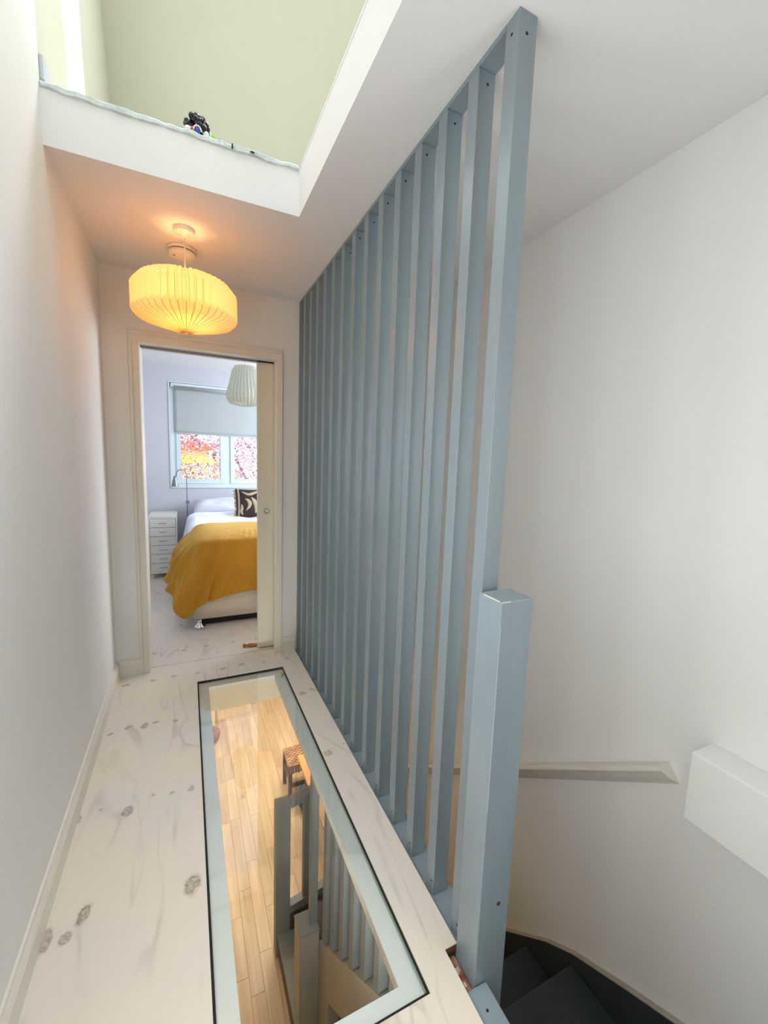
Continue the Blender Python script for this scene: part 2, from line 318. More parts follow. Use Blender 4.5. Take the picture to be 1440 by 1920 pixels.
def tube(name, pts, r, m, parent=None, n=10, taper=None):
    bm = bmesh.new(); rings = []; pts = [Vector(p) for p in pts]
    for i, p in enumerate(pts):
        d = (pts[min(i + 1, len(pts) - 1)] - pts[max(i - 1, 0)]).normalized()
        u = d.orthogonal().normalized() if i == 0 else (u - d * u.dot(d)).normalized()
        w = d.cross(u); rr = r if taper is None else r * (1 + (taper - 1) * i / (len(pts) - 1))
        rings.append([bm.verts.new(p + u * rr * math.cos(2 * PI * k / n) + w * rr * math.sin(2 * PI * k / n)) for k in range(n)])
    for a, b in zip(rings, rings[1:]):
        for k in range(n): bm.faces.new([a[k], a[(k + 1) % n], b[(k + 1) % n], b[k]])
    bm.faces.new(rings[0]); bm.faces.new(rings[-1])
    return finish(name, bm, m, parent, smooth=True)
def thing(name, label, cat, loc=(0, 0, 0), group=None):
    o = bpy.data.objects.new(name, None); C.objects.link(o); o.location = loc; o.empty_display_size = .05
    o['label'] = label; o['category'] = cat
    if group: o['group'] = group
    return o
def put(o, label, cat, group=None):
    o['label'] = label; o['category'] = cat
    if group: o['group'] = group
    return o
def kid(o, root):            # parent a world-space mesh under an Empty that has a location
    o.parent = root; o.matrix_parent_inverse = root.matrix_basis.inverted() if root.type == 'EMPTY' else Matrix(); return o
def struct(o, label=None):
    o['kind'] = 'structure'
    if label: o['label'] = label
    return o
def grid_mesh(name, rows, m, parent=None, smooth=True, uv=None, closed=False, thick=0.0):
    nr, nc = len(rows), len(rows[0])
    vs = [p for r in rows for p in r]; fs = []
    for i in range(nr - 1):
        for j in range(nc - 1 + (1 if closed else 0)):
            j2 = (j + 1) % nc; fs.append((i * nc + j, i * nc + j2, (i + 1) * nc + j2, (i + 1) * nc + j))
    me = bpy.data.meshes.new(name); me.from_pydata(vs, [], fs); me.update()
    if uv:
        l = me.uv_layers.new(name='UVMap')
        flat = [q for r in uv for q in r]
        for p in me.polygons:
            for li, vi in zip(p.loop_indices, p.vertices): l.data[li].uv = flat[vi]
    if smooth:
        for p in me.polygons: p.use_smooth = True
    me.materials.append(m); o = bpy.data.objects.new(name, me); C.objects.link(o)
    if parent is not None: o.parent = parent
    if thick:
        md = o.modifiers.new('thick', 'SOLIDIFY'); md.thickness = thick; md.offset = -1
    return o

# ------------------------------------------------------------------ the setting
XL, XS, XR, YE, H = -0.4163, 0.6951, 1.442, 2.8826, 2.4
YV, XV, ZV = 1.9065, 0.4554, 2.5861
OXL, OXR, OZ = -0.235, 0.545, 2.009
GX0, GX1, GY0, GY1 = 0.03, 0.5501, 0.7718, 2.6483
YB = 3.07            # bedroom side of the end wall
ZF = -2.45

xs = [XL, GX0, GX1, 0.640, 0.681, XR]; ys = [-1.6, -0.25, GY0, 0.84, GY1, YE, YB]
def keepf(x, y):
    if GX0 < x < GX1 and GY0 < y < GY1: return False
    if x > 0.681 and -0.25 < y < YE: return False
    if 0.640 < x < 0.681 and -0.25 < y < 0.84: return False
    if y > YE and not (OXL < x < OXR): return False
    return True
xs = sorted(set(xs + [OXL, OXR]))
fl = struct(grid_slab('floor', xs, ys, keepf, -0.022, 0.0, m_floor))
sub = struct(grid_slab('floor', [XL, GX0 - .004, GX1 + .01, 0.640, XR], [-1.6, -0.25, GY0 - .01, GY1 + .004, YB],
    lambda x, y: not (GX0 - .004 < x < GX1 + .01 and GY0 - .01 < y < GY1 + .004) and not (x > .64 and -.25 < y < YB), -0.20, -0.022, m_cream))
box('plywood_edge', (0.6395, 0.6815, 0.8385, 0.84, -0.022, -0.001), m_ply, fl)
bedfloor = struct(box('floor', (-1.3, 2.5, YB, 5.75, -0.20, 0.0), m_floor))
# board joint at the threshold
boxes('board_joint', [(OXL, OXR, 2.935, 2.9375, -0.001, 0.0003)], m_seam, fl)

# ceilings / slab with the light well
ce = struct(grid_slab('ceiling', [XL, XV, 2.3], [-1.6, -0.5, YV, YB], lambda x, y: not (x < XV and -0.5 < y < YV), H, ZV, m_ceil))
struct(box('ceiling', (-1.3, 2.5, YB, 5.75, H, ZV), m_ceil))
# walls
struct(box('wall_left', (XL - .1, XL, -1.6, YV + .0, -0.20, 5.2), m_wall))
struct(box('wall_left', (XL - .1, XL, YV, YE, -0.20, ZV), m_wall))
struct(box('wall_right', (XR, XR + .1, -1.6, YE, ZF, H), m_wall))
struct(box('wall_near', (XL, XR, -1.7, -1.6, -0.20, H), mat('bounce_cutting_grey', srgb(120, 118, 114), .8, .02, 3)))  # unseen wall, greyed to keep bounce off the slat fronts
we = struct(grid_slab('wall_far', [0, 1], [0, 1], lambda x, y: False, 0, 1, m_wall)) if False else None
wf = bmesh.new()
abox(wf, XL - .1, OXL - .012, YE, YB - .01, -0.022 + .022, H)             # left of the door
abox(wf, OXL - .012, OXR + .012, YE, YB - .01, OZ + .012, H)               # above
abox(wf, OXR + .012, XR + .1, YE, 2.948, 0.0, H)                           # pocket, front leaf
abox(wf, OXR + .012, XR + .1, 3.012, YB - .01, 0.0, H)                     # pocket, back leaf
abox(wf, 0.69, XR + .1, YE, YB - .01, -0.20, 0.0)
struct(finish('wall_far', wf, m_wall))
# bedroom shell
struct(box('wall_bedroom_left', (-1.4, -1.3, YB - .01, 5.75, 0, H), m_bedwall))
struct(box('wall_bedroom_right', (2.4, 2.5, YB - .01, 5.75, 0, H), m_bedwall))
struct(box('wall_bedroom_near', (-1.3, XL - .1, YB - .1, YB - .01, 0, H), m_bedwall))
struct(box('wall_bedroom_near', (XR + .1, 2.4, YB - .1, YB - .01, 0, H), m_bedwall))
WX0, WX1, WZ0, WZ1, WY = -0.166, 1.11, 0.967, 2.201, 5.6
struct(boxes('wall_bedroom_far', [(-1.3, WX0, WY, WY + .15, 0, H), (WX1, 2.4, WY, WY + .15, 0, H), (WX0, WX1, WY, WY + .15, 0, WZ0), (WX0, WX1, WY, WY + .15, WZ1, H)], m_bedwall))

# upper room
zt = lambda y: 3.749 - 1.52 * (y - 3.699)
UX1 = 2.2
struct(prism('wall_upper_left', [(YV, ZV), (2.806, ZV), (2.806, ZV), (zt(2.586) and 4.464, ZV), (2.745, 5.2), (YV, 5.2)], 0, XL - .11, XL - .0, m_upper))
struct(prism('ceiling_upper_slope', [(4.464, ZV), (4.55, ZV), (2.83, 5.2), (2.745, 5.2)], 0, XL - .1, UX1 + .1, m_upper))
struct(box('wall_upper_right', (UX1, UX1 + .1, -1.6, 4.46, ZV, 5.2), m_upper))
struct(box('wall_upper_near', (XL, UX1, -1.7, -1.6, ZV, 5.2), m_upper))
struct(grid_slab('ceiling_upper', [XL, -.4, 1.1, UX1], [-1.6, -.3, 1.5, 2.83], lambda x, y: not (-.4 < x < 1.1 and -.3 < y < 1.5), 5.2, 5.3, m_upper))
struct(box('floor_upper', (XL, 2.3, YB, 4.55, ZV, ZV + .002), m_ceil))
sw = struct(prism('window_2', [(2.445, 2.62), (2.806, 2.62), (2.555, 4.0), (2.107, 4.0)], 0, XL - .0, XL + .003, m_skypane), 'tall bright slit window high on the left wall of the light well')

# broken plaster lip on top of the beam
def lip(y_face, x0, x1):
    rows = []; n = 90
    for k in range(n + 1):
        x = x0 + (x1 - x0) * k / n
        d1 = mn.noise((x * 14, 0, 3.3)); d2 = mn.noise((x * 30, 5, 1.3))
        zlow = ZV - .012 + .010 * d1; zmid = ZV + .004 + .006 * d2; out = .006 + .006 * d2
        rows.append([(x, y_face - .0005, zlow), (x, y_face - out, zlow + .004), (x, y_face - out * .9, zmid), (x, y_face + .004, zmid + .008 + .003 * d1), (x, y_face + .05, zmid + .006)])
    return rows
lp = grid_mesh('plaster_lip', lip(YV, XL + .002, XV - .004), m_plaster, ce, smooth=False)
lp['label'] = 'rough flaking plaster edge along the top of the white beam'
struct(box('trim_1', (XV - .0015, XV, -.5, YV - .004, ZV - .006, ZV + .002), m_ceil))
box_blk = box('skirting_block', (XL, XL + .012, 1.915, 1.99, ZV + .022, ZV + .095), m_block, bevel=.002)
put(box_blk, 'small lavender grey block at the left end of the ledge below the slit window', 'block')
boxes('paint_chip', [(XV - .2, XV - .185, YV - .013, YV - .006, ZV - .004, ZV + .0), (.185, .19, YV - .013, YV - .006, ZV - .012, ZV + .004)], m_hole, lp)

for nm, bs in (('fill_frame_left', [(XL, XL + .018, -.04, .0, .54, 2.06), (XL, XL + .018, .90, .94, .54, 2.06), (XL, XL + .018, .0, .90, .54, .58), (XL, XL + .018, .0, .90, 2.02, 2.06)]),):
    struct(boxes(nm, bs, m_trim), 'unseen added frame around the fill light on the left wall')  # invented window frame, dresses the added corridor fill
struct(boxes('fill_frame_right', [(XR - .018, XR, -1.04, -1.0, .76, 2.14), (XR - .018, XR, -.10, -.06, .76, 2.14), (XR - .018, XR, -1.0, -.10, .76, .80), (XR - .018, XR, -1.0, -.10, 2.10, 2.14)], m_trim), 'unseen added frame around the fill light on the right landing wall')  # made-up frame out of view, goes with the landing fill
# skirtings
def skirt(name, p0, p1, nrm, h=.1, t=.018, m=m_trim):
    prof = [(0, 0), (t, 0), (t, h * .7), (t * .72, h * .82), (t * .45, h * .9), (t * .4, h), (0, h)]
    bm = bmesh.new(); A = []; B = []
    for d, z in prof:
        A.append(bm.verts.new((p0[0] + nrm[0] * d, p0[1] + nrm[1] * d, z))); B.append(bm.verts.new((p1[0] + nrm[0] * d, p1[1] + nrm[1] * d, z)))
    bm.faces.new(A); bm.faces.new(B)
    for i in range(len(prof)): bm.faces.new([A[i], A[(i + 1) % len(prof)], B[(i + 1) % len(prof)], B[i]])
    return struct(finish(name, bm, m))
skirt('baseboard_left', (XL, -1.6), (XL, YE), (1, 0))
skirt('baseboard_far', (XL + .018, YE), (-.287, YE), (0, -1))
skirt('baseboard_far', (.586, YE), (.681, YE), (0, -1))

# ------------------------------------------------------------------ door 1: casing, lining, pocket door
dr = bpy.data.objects.new('door_1', None); C.objects.link(dr); dr['kind'] = 'structure'
dr['label'] = 'cream sliding pocket door and casing opening to the bedroom'
def casing_profile(bm, a, b, side):
    pass
cz = 2.069; cx0, cx1 = -.287, .585
def arch(name, x0, x1, z0, z1, horiz, flip):
    bm = bmesh.new()
    # stepped architrave: flat + raised outer bead
    if not horiz:
        o_, i_ = (x0, x1) if not flip else (x1, x0)
        d = 1 if i_ > o_ else -1
        abox(bm, min(o_, i_), max(o_, i_), YE - .014, YE, z0, z1)
        abox(bm, min(o_, o_ + d * .014), max(o_, o_ + d * .014), YE - .021, YE - .014, z0, z1)
        abox(bm, min(o_ + d * .014, o_ + d * .02), max(o_ + d * .014, o_ + d * .02), YE - .017, YE - .014, z0, z1)
    else:
        abox(bm, x0, x1, YE - .014, YE, z0, z1 - .0)
        abox(bm, x0, x1, YE - .021, YE - .014, z1 - .014, z1)
        abox(bm, x0, x1, YE - .017, YE - .014, z1 - .02, z1 - .014)
    return finish(name, bm, m_casing, dr, bevel=.0015)
arch('architrave', cx0, OXL - .002, 0, cz - .06, False, False)
arch('architrave', OXR + .002, cx1, 0, cz - .06, False, True)
arch('architrave', cx0, cx1, cz - .06, cz, True, False)
boxes('lining', [(OXL - .012, OXL, YE - .0, YB - .012, 0.0005, OZ + .012), (OXR, OXR + .012, YE, 2.950, 0.0005, OZ + .012), (OXR, OXR + .012, 3.010, YB - .012, 0.0005, OZ + .012),
      (OXL, OXR, YE, 2.950, OZ, OZ + .012), (OXL, OXR, 3.012, YB - .012, OZ, OZ + .012)], m_casing, dr, bevel=.001)
box('track', (OXL, OXR, 2.956, 3.006, OZ - .004, OZ + .010), m_hole, dr)
box('track_flange', (OXL, .437, 2.950, 2.957, OZ - .012, OZ), m_silver, dr)
leaf = box('door_leaf', (.437, 1.30, 2.963, 3.0, 0.012, OZ - .006), m_door, dr, bevel=.003)
pull = lathe('pull', [(.0, -.004), (.013, -.004), (.0145, -.0045), (.018, -.006), (.021, -.004), (.021, .004), (0.0, .004)], m_chrome, leaf, 32, (.497, 2.963, 1.005), axis='Y')
pull['label'] = 'round flush metal finger pull'
lathe('pull_dish', [(.0, -.0085), (.0125, -.0085), (.013, -.004), (0.0, -.004)], m_door, leaf, 24, (.497, 2.963, 1.005), axis='Y')

# ------------------------------------------------------------------ glass floor hatch
ht = thing('floor_hatch', 'long clear glass panel in pale green frame set into the pine floor', 'floor panel', ((GX0 + GX1) / 2, (GY0 + GY1) / 2, -0.0145))
ix0, ix1, iy0, iy1 = .092, .484, .826, 2.58
kid(grid_slab('frame', [GX0, ix0, ix1, GX1], [GY0, iy0, iy1, GY1], lambda x, y: not (ix0 < x < ix1 and iy0 < y < iy1), -0.030, -0.0145, m_ledge), ht)
kid(box('glass_pane', (GX0 + .008, GX1 - .010, GY0 + .008, GY1 - .008, -0.0135, -0.0025), m_hatch), ht)
kid(boxes('gap_filler', [(GX0, GX0 + .0075, GY0, GY1, -.0145, -.004), (GX1 - .0075, GX1, GY0, GY1, -.0145, -.004), (GX0 + .0075, GX1 - .0075, GY0, GY0 + .0075, -.0145, -.004), (GX0 + .0075, GX1 - .0075, GY1 - .0075, GY1, -.0145, -.004)], m_black), ht)
kid(boxes('glass_edge', [(GX1 - .0098, GX1 - .0077, GY0 + .009, GY1 - .009, -.0143, -.0026)], m_glassedge), ht)
kid(boxes('inner_lip', [(ix0 - .003, ix0, iy0, iy1, -.05, -.030), (ix1, ix1 + .003, iy0, iy1, -.05, -.030), (ix0, ix1, iy1, iy1 + .003, -.05, -.030), (ix0, ix1, iy0 - .003, iy0, -.05, -.030)], m_casing), ht)
st = bmesh.new()
a = [st.verts.new(p) for p in ((.515, 2.575, -.0022), (.545, 2.585, -.0022), (.524, 2.535, -.0022))]; st.faces.new(a)
b_ = [st.verts.new(p) for p in ((.515, 2.575, -.0012), (.545, 2.585, -.0012), (.524, 2.535, -.0012))]; st.faces.new(b_)
for i in range(3): st.faces.new([a[i], a[(i + 1) % 3], b_[(i + 1) % 3], b_[i]])
put(finish('sticker', st, m_yel), 'small yellow triangular sticker on the far right corner of the glass', 'sticker')

# ------------------------------------------------------------------ slatted screen
Y1, PT = 0.8478, 0.1439
SC = thing('slatted_screen', 'tall blue grey slatted timber screen between corridor and stairwell', 'screen', (.72, 1.85, -.1))
def screw(name, loc, ax, r=.0035, m=m_hole):
    return lathe(name, [(0, -.001), (r * .6, -.0012), (r, -.0004), (r, .001), (0, .001)] if ax == 'Y' else [(0, -.001), (r * .6, -.0012), (r, -.0004), (r, .001), (0, .001)], m, None, 10, loc, axis=ax)
for i in range(15):
    y = Y1 + i * PT
    w = .045
    s = kid(box('slat', (XS, XS + .052, y, y + w, -.014, H if i == 0 else 2.386), m_slat, bevel=.0012), SC)
    if i < 9:
        q = screw('screw', (XS + .026 + random.uniform(-.008, .008), y - .0003, 2.355), 'Y'); q.parent = s; q.matrix_parent_inverse = Matrix()
        q = screw('screw', (XS - .0003, y + .018 + random.uniform(-.005, .005), .028), 'X', .0028); q.parent = s; q.matrix_parent_inverse = Matrix()
    if i == 0:
        q = screw('screw', (XS - .0003, y + .024, 2.362), 'X', .0035); q.parent = s
kid(box('top_rail', (XS, XS + .052, Y1 + .0455, YE - .001, 2.3865, 2.3995), m_slat), SC)
kid(box('bottom_rail', (.6825, .765, .834, YE - .001, -.10, -.0145), m_slat, bevel=.001), SC)

NW = thing('newel_post', 'square blue grey newel post with white worn top edges at the stair head', 'post', (.722, .788, -.3))
kid(box('post', (.672, .772, .745, .832, -.30, 1.057), m_newel, bevel=.003), NW)
kid(boxes('worn_edge', [(.6722, .675, .752, .812, 1.0552, 1.0576), (.674, .7, .7448, .7462, 1.0548, 1.0574), (.6735, .6745, .7452, .7462, .5, 1.0)], m_wear), NW)
kid(lathe('bolt_hole', [(0, -.0005), (.006, -.0008), (.0062, .001), (0, .001)], mat('rusty_hole', srgb(92, 50, 34), .8, .2, 200), None, 12, (.735, .7448, .21), axis='Y'), NW)
put(box('exposed_timber', (.6445, .6715, .748, .838, -.11, -.030), m_red, bevel=.003), 'short red painted timber with scuffs exposed in the floor notch', 'timber')
fb = bmesh.new()
for (x, y, a, b) in ((.656, .80, .006, .016), (.662, .803, .003, .013), (.659, .766, .005, .010), (.651, .806, .002, .006)):
    abox(fb, x - a / 2, x + a / 2, y - b / 2, y + b / 2, -.0302, -.0292)
flk = finish('paint_flecks', fb, m_casing, bpy.data.objects['exposed_timber']); flk['kind'] = 'stuff'
cp_ = box('stair_edge_cap', (.6455, .7095, -.249, .7435, -.10, -.0145), m_newel, bevel=.004)
put(cp_, 'blue grey timber capping along the stair edge in front of the newel post', 'rail')
screw('screw', (.672, .69, -.0142), 'Z').parent = cp_

# ------------------------------------------------------------------ right wall: handrail and boxing
hy = lambda y: .417 - .729 * (y - .743)
hr = bmesh.new(); pd = (-.589, -.808)
prof = [(0, .0), (-.050, .0), (-.056, .004), (-.057, .014), (-.053, .020), (-.046, .024), (-.040, .032), (-.032, .042), (-.020, .050), (-.008, .058), (0, .066)]
A = [hr.verts.new((XR - .0005 + dx, .743 + pd[0] * s_, hy(.743) + pd[1] * s_)) for dx, s_ in prof]
B = [hr.verts.new((XR - .0005 + dx, 2.80 + pd[0] * s_, hy(2.80) + pd[1] * s_)) for dx, s_ in prof]
hr.faces.new(A); hr.faces.new(B)
for i in range(len(prof)): hr.faces.new([A[i], A[(i + 1) % len(prof)], B[(i + 1) % len(prof)], B[i]])
struct(finish('trim_2', hr, m_trim), 'white moulded handrail descending along the right wall')
bx_ = box('boxing', (1.335, XR, -.05, .632, .345, .560), m_wall, bevel=.003)
struct(bx_, 'white painted boxed-in ledge on the right wall'); bx_.name = 'trim_3'

# stairs -------------------------------------------------------------
STR = thing('staircase', 'dark charcoal stairs going down beside the right wall', 'staircase', (1.08, 1.2, ZF))
RIS, GO = .2, .236
n0y, n0z = .989, -.687
steps = [(0.0, -.087, .25), (.25, -.287, .25), (.50, -.487, .25), (n0y, n0z, n0y - .50)] + [(n0y + k * GO, n0z - k * RIS, GO) for k in range(1, 6)]
for ny, nz, dep in steps:
    kid(box('tread', (.775, 1.4195, ny - dep + (.0005 if ny > .01 else .001), ny + .012, nz - .028, nz), m_stair, bevel=.004), STR)
    kid(box('riser', (.775, 1.4195, ny - .018, ny, nz - RIS, nz - .0285), m_stair), STR)
lasty, lastz = steps[-1][:2]
LZ = lastz - RIS
kid(box('landing', (.775 + .28, 1.4195, lasty, 2.80, LZ - .03, LZ), m_stair), STR)
kid(box('tread', (.81, 1.065, 2.23, 2.80, -2.09, -2.06), m_stair), STR)
kid(box('tread', (.555, .82, 2.23, 2.80, -2.28, -2.25), m_lowgrey), STR)
kid(box('riser', (1.055, 1.065, 2.23, 2.80, -2.06, LZ - .03), m_stair), STR)
kid(box('riser', (.81, .82, 2.23, 2.80, -2.25, -2.09), m_stair), STR)
kid(box('riser', (.562, .572, 2.23, 2.80, -2.45, -2.28), m_dwood), STR)
# wall string
pts = [(-.25, .06), (.30, -.23), (.604, -.423), (.779, -.517), (1.001, -.644), (1.134, -.745), (1.409, -1.006), (2.2, -1.72), (2.8, -1.78)]
low = [(2.8, -2.1), (2.0, -1.95), (-.25, -.25)]
kid(prism('wall_string', pts + low, 0, 1.420, XR - .0005, m_stair), STR)
capr = bmesh.new()
for (a_, b_2) in zip(pts, pts[1:]):
    v = [capr.verts.new(p) for p in ((1.4195, a_[0], a_[1]), (XR - .0006, a_[0], a_[1]), (XR - .0006, b_2[0], b_2[1]), (1.4195, b_2[0], b_2[1]),
        (1.4195, a_[0], a_[1] + .004), (XR - .0006, a_[0], a_[1] + .004), (XR - .0006, b_2[0], b_2[1] + .004), (1.4195, b_2[0], b_2[1] + .004))]
    for f in ((0, 1, 2, 3), (4, 5, 6, 7), (0, 1, 5, 4), (2, 3, 7, 6), (0, 3, 7, 4), (1, 2, 6, 5)): capr.faces.new([v[i] for i in f])
kid(finish('string_top', capr, mat('beige_string_edge', srgb(170, 164, 150), .6, .1, 20)), STR)
# outer string panel and lower slats
ztp = lambda y: -.922 - .887 * (y - 1.375)
zbt = lambda y: -1.865 - .935 * (y - 2.02)
kid(prism('outer_string', [(.56, ztp(.56)), (2.22, ztp(2.22)), (2.22, ZF), (2.02, ZF), (2.02, -1.865), (.56, zbt(.56))], 0, .702, .770, m_string), STR)
kid(box('plinth_post', (.575, .7015, 2.22, 2.36, ZF, -1.592), m_string, bevel=.003), STR)
kid(box('plinth_top_shade', (.572, .7015, 2.217, 2.363, -1.5915, -1.585), m_lowgrey), STR)  # darker plate paints the shade on top of the plinth post
LS = thing('lower_screen', 'lower grey slats seen through the glass rising above the stair string', 'screen', (.72, 1.8, -1.2))
for k in range(-5, 7):
    y = 1.375 + .148 * k
    z0 = max(ztp(y), ztp(y + .05)) if k < 6 else -1.584
    if k == 6: kid(box('slat', (.655, .700, y, y + .05, z0, -.216), m_lowgrey, bevel=.001), LS)
    else: kid(prism('slat', [(y, ztp(y)+.001), (y + .05, ztp(y + .05)+.001), (y + .05, -.103 if y > .84 else -.302), (y, -.103 if y > .84 else -.302)], 0, .703, .755, m_lowgrey), LS)
# lower balustrade
LB = thing('lower_balustrade', 'dark grey lower newel with sloping handrail seen through the glass', 'balustrade', (.6, 2.84, ZF))
kid(box('newel', (.54, .648, 2.801, 2.888, ZF + .001, -1.165), m_lowgrey, bevel=.003), LB)
kid(prism('handrail', [(.649, -1.225), (.649, -1.155), (1.43, -.98), (1.43, -1.05)], 1, 2.81, 2.87, m_lowgrey, bevel=.008), LB)
kid(prism('bottom_rail', [(.649, -2.12), (.649, -2.055), (1.43, -1.90), (1.43, -1.97)], 1, 2.81, 2.87, m_lowgrey), LB)
for x in (.752, .93, 1.11, 1.28):
    kid(box('baluster', (x, x + .045, 2.815, 2.86, -2.055 + .2 * (x + .045 - .649), -1.225 + .224 * (x - .649)), m_lowgrey), LB)
kid(box('skirt_panel', (.649, 1.43, 2.82, 2.86, ZF + .001, -2.121), m_dwood), LB)

# ------------------------------------------------------------------ downstairs
struct(grid_slab('ceiling_lower', [-1.7, GX0 - .004, GX1 + .01, .681, XR + .05, 3.1], [-1.7, -.25, GY0 - .01, GY1 + .004, YE, 6.53],
   lambda x, y: not (GX0 < x < GX1 and GY0 < y < GY1) and not (.681 < x < XR + .05 and -.25 < y < YE), -.216, -.2005, m_cream))
fd = struct(box('floor_lower', (-1.7, 3.1, -1.7, 6.53, ZF - .1, ZF - .008), mat('oak_underlay', srgb(176, 148, 110), .6, .1, 5)))
struct(box('wall_downstairs_far', (-1.7, 3.1, 6.43, 6.53, ZF - .008, -.216), m_cream))
struct(box('wall_downstairs_left', (-1.8, -1.7, -1.7, 6.53, ZF - .008, -.216), m_cream))
struct(box('wall_downstairs_right', (3.1, 3.2, -1.7, 6.53, ZF - .008, -.216), m_cream))
struct(box('wall_downstairs_near', (-1.7, 3.1, -1.8, -1.7, ZF - .008, -.216), m_cream))
struct(box('wall_downstairs_nib', (-1.7, .285, 5.93, 6.43, ZF + .0, -.216), mat('warm_cream_nib', srgb(240, 214, 172), .8, .01, 3)))
rp = random.Random(3); npl = 0
pw = .098
for c in range(21):
    x = -.35 + c * pw; y = .9 - rp.random() * .8
    while y < 6.42:
        L_ = rp.choice((.45, .6, .8, 1.0)); y1 = min(y + L_, 6.429)
        if y1 > 1.2 and not (x < .285 and y1 > 5.93 and y > 5.2 and False):
            ya, yb = y, (min(y1, 5.929) if x < .285 else y1)
            if yb - ya > .05:
                o = box('plank', (-pw / 2 + .0012, pw / 2 - .0012, -(yb - ya) / 2 + .0012, (yb - ya) / 2 - .0012, -.008, 0), m_oak, fd)
                o.location = (x + pw / 2, (ya + yb) / 2, ZF); npl += 1
        y = y1
struct(boxes('floor_lower', [(-1.699, -.352, -1.699, 6.429, ZF - .008, ZF - .0015), (1.71, 3.099, -1.699, 6.429, ZF - .008, ZF - .0015), (-.35, 1.709, -1.699, .09, ZF - .008, ZF - .0015)], m_tan))

# stool with woven seat
ST = thing('rush_stool', 'dark wooden stool with woven rush seat beside the table downstairs', 'stool', (1.12, 4.385, ZF))
sx0, sx1, sy0, sy1 = .95, 1.29, 4.22, 4.55
seat = kid(box('seat', (sx0 + .005, sx1 - .005, sy0 + .005, sy1 - .005, -2.045, -2.006), m_rotan, bevel=.01), ST)
wv = bmesh.new(); n_ = 12
for i in range(n_):
    for j in range(n_):
        cx_ = sx0 + .014 + (sx1 - sx0 - .028) * (i + .5) / n_; cy_ = sy0 + .014 + (sy1 - sy0 - .028) * (j + .5) / n_
        h_ = .006 + .005 * ((i + j) % 2); a_ = (.0125, .009) if (i + j) % 2 else (.009, .0125)
        abox(wv, cx_ - a_[0], cx_ + a_[0], cy_ - a_[1], cy_ + a_[1], -2.006, -2.006 + h_)
w_ = kid(finish('weave', wv, m_rotan, bevel=.003), ST); w_['kind'] = 'stuff'
wl = bmesh.new()
for j in range(11):
    cy_ = sy0 + .02 + (sy1 - sy0 - .04) * j / 10
    for i in range(3): abox(wl, sx0 - .002 + .0005 * i, sx0 + .004, cy_ - .012, cy_ + .012, -2.02 - .012 * i - (.004 if j % 2 else 0), -2.011 - .012 * i)
    cx_ = sx0 + .02 + (sx1 - sx0 - .04) * j / 10
    for i in range(5): abox(wl, cx_ - .013, cx_ + .013, sy0 - .004, sy0 + .004, -2.02 - .02 * i - (.006 if j % 2 else 0), -2.004 - .02 * i)
w2 = kid(finish('weave', wl, m_rotan, bevel=.002), ST); w2['kind'] = 'stuff'
for x in (sx0 + .02, sx1 - .02):
    for y in (sy0 + .02, sy1 - .02):
        kid(box('leg', (x - .019, x + .019, y - .019, y + .019, ZF + .0005, -2.046), m_dwood, bevel=.003), ST)
for y in (sy0 + .02, sy1 - .02): kid(box('stretcher', (sx0 + .04, sx1 - .04, y - .012, y + .012, -2.28, -2.24), m_dwood), ST)
for x in (sx0 + .02, sx1 - .02): kid(box('stretcher', (x - .012, x + .012, sy0 + .04, sy1 - .04, -2.22, -2.18), m_dwood), ST)
TB = thing('wooden_table', 'tan wooden table whose edge shows past the glass frame downstairs', 'table', (1.4, 3.5, ZF))
kid(box('tabletop', (.985, 1.75, 3.05, 3.99, -1.75, -1.72), m_tan, bevel=.004), TB)
for x in (1.09, 1.69):
    for y in (3.12, 3.92): kid(box('leg', (x - .03, x + .03, y - .03, y + .03, ZF + .0005, -1.751), m_dwood, bevel=.003), TB)
def blob(name, loc, r, m, amp, sc, parent=None, seed=0, sub_=3):
    bm = bmesh.new(); bmesh.ops.create_icosphere(bm, subdivisions=sub_, radius=1)
    for v in bm.verts:
        d = 1 + amp * mn.noise(Vector(v.co) * sc + Vector((seed, 0, 0)))
        v.co = Vector((v.co.x * r[0] * d + loc[0], v.co.y * r[1] * d + loc[1], max(v.co.z * r[2] * d, -r[2]) + loc[2]))
    return finish(name, bm, m, parent, smooth=True)
put(blob('blue_bag', (1.10, 4.07, ZF + .13), (.08, .10, .125), m_blue, .35, 2.6), 'crumpled blue bag on the floor under the tan table', 'bag')
put(blob('floor_cushion', (.18, 5.63, ZF + .10), (.15, .16, .10), m_redbag, .12, 1.5, seed=4), 'dull red patterned cushion on the downstairs floor against the nib wall', 'cushion')

# ------------------------------------------------------------------ ceiling lamp (lit) and smoke alarm
LX, LY = .012, 2.262
LP = thing('pendant_lamp', 'lit pleated paper pendant lamp glowing yellow below the low ceiling', 'lamp', (LX, LY, 2.4), 'pleated paper pendants' if False else None)
def pleated(name, outp, inp, n, m, loc):
    rows = []
    for (ro, zo), (ri, zi) in zip(outp, inp):
        row = []
        for k in range(2 * n):
            a = PI * k / n; r, z = (ro, zo) if k % 2 == 0 else (ri, zi)
            row.append((loc[0] + r * math.cos(a), loc[1] + r * math.sin(a), loc[2] + z))
        rows.append(row)
    return grid_mesh(name, rows, m, None, smooth=False, closed=True)
outp = [(.052, 2.205), (.13, 2.192), (.19, 2.168), (.226, 2.125), (.226, 2.018), (.205, 1.996), (.016, 1.943)]
inp = [(.047, 2.203), (.12, 2.186), (.165, 2.158), (.197, 2.135), (.197, 2.052), (.165, 2.014), (.012, 1.952)]
sh = kid(pleated('shade', outp, inp, 44, m_paper, (LX, LY, 0)), LP)
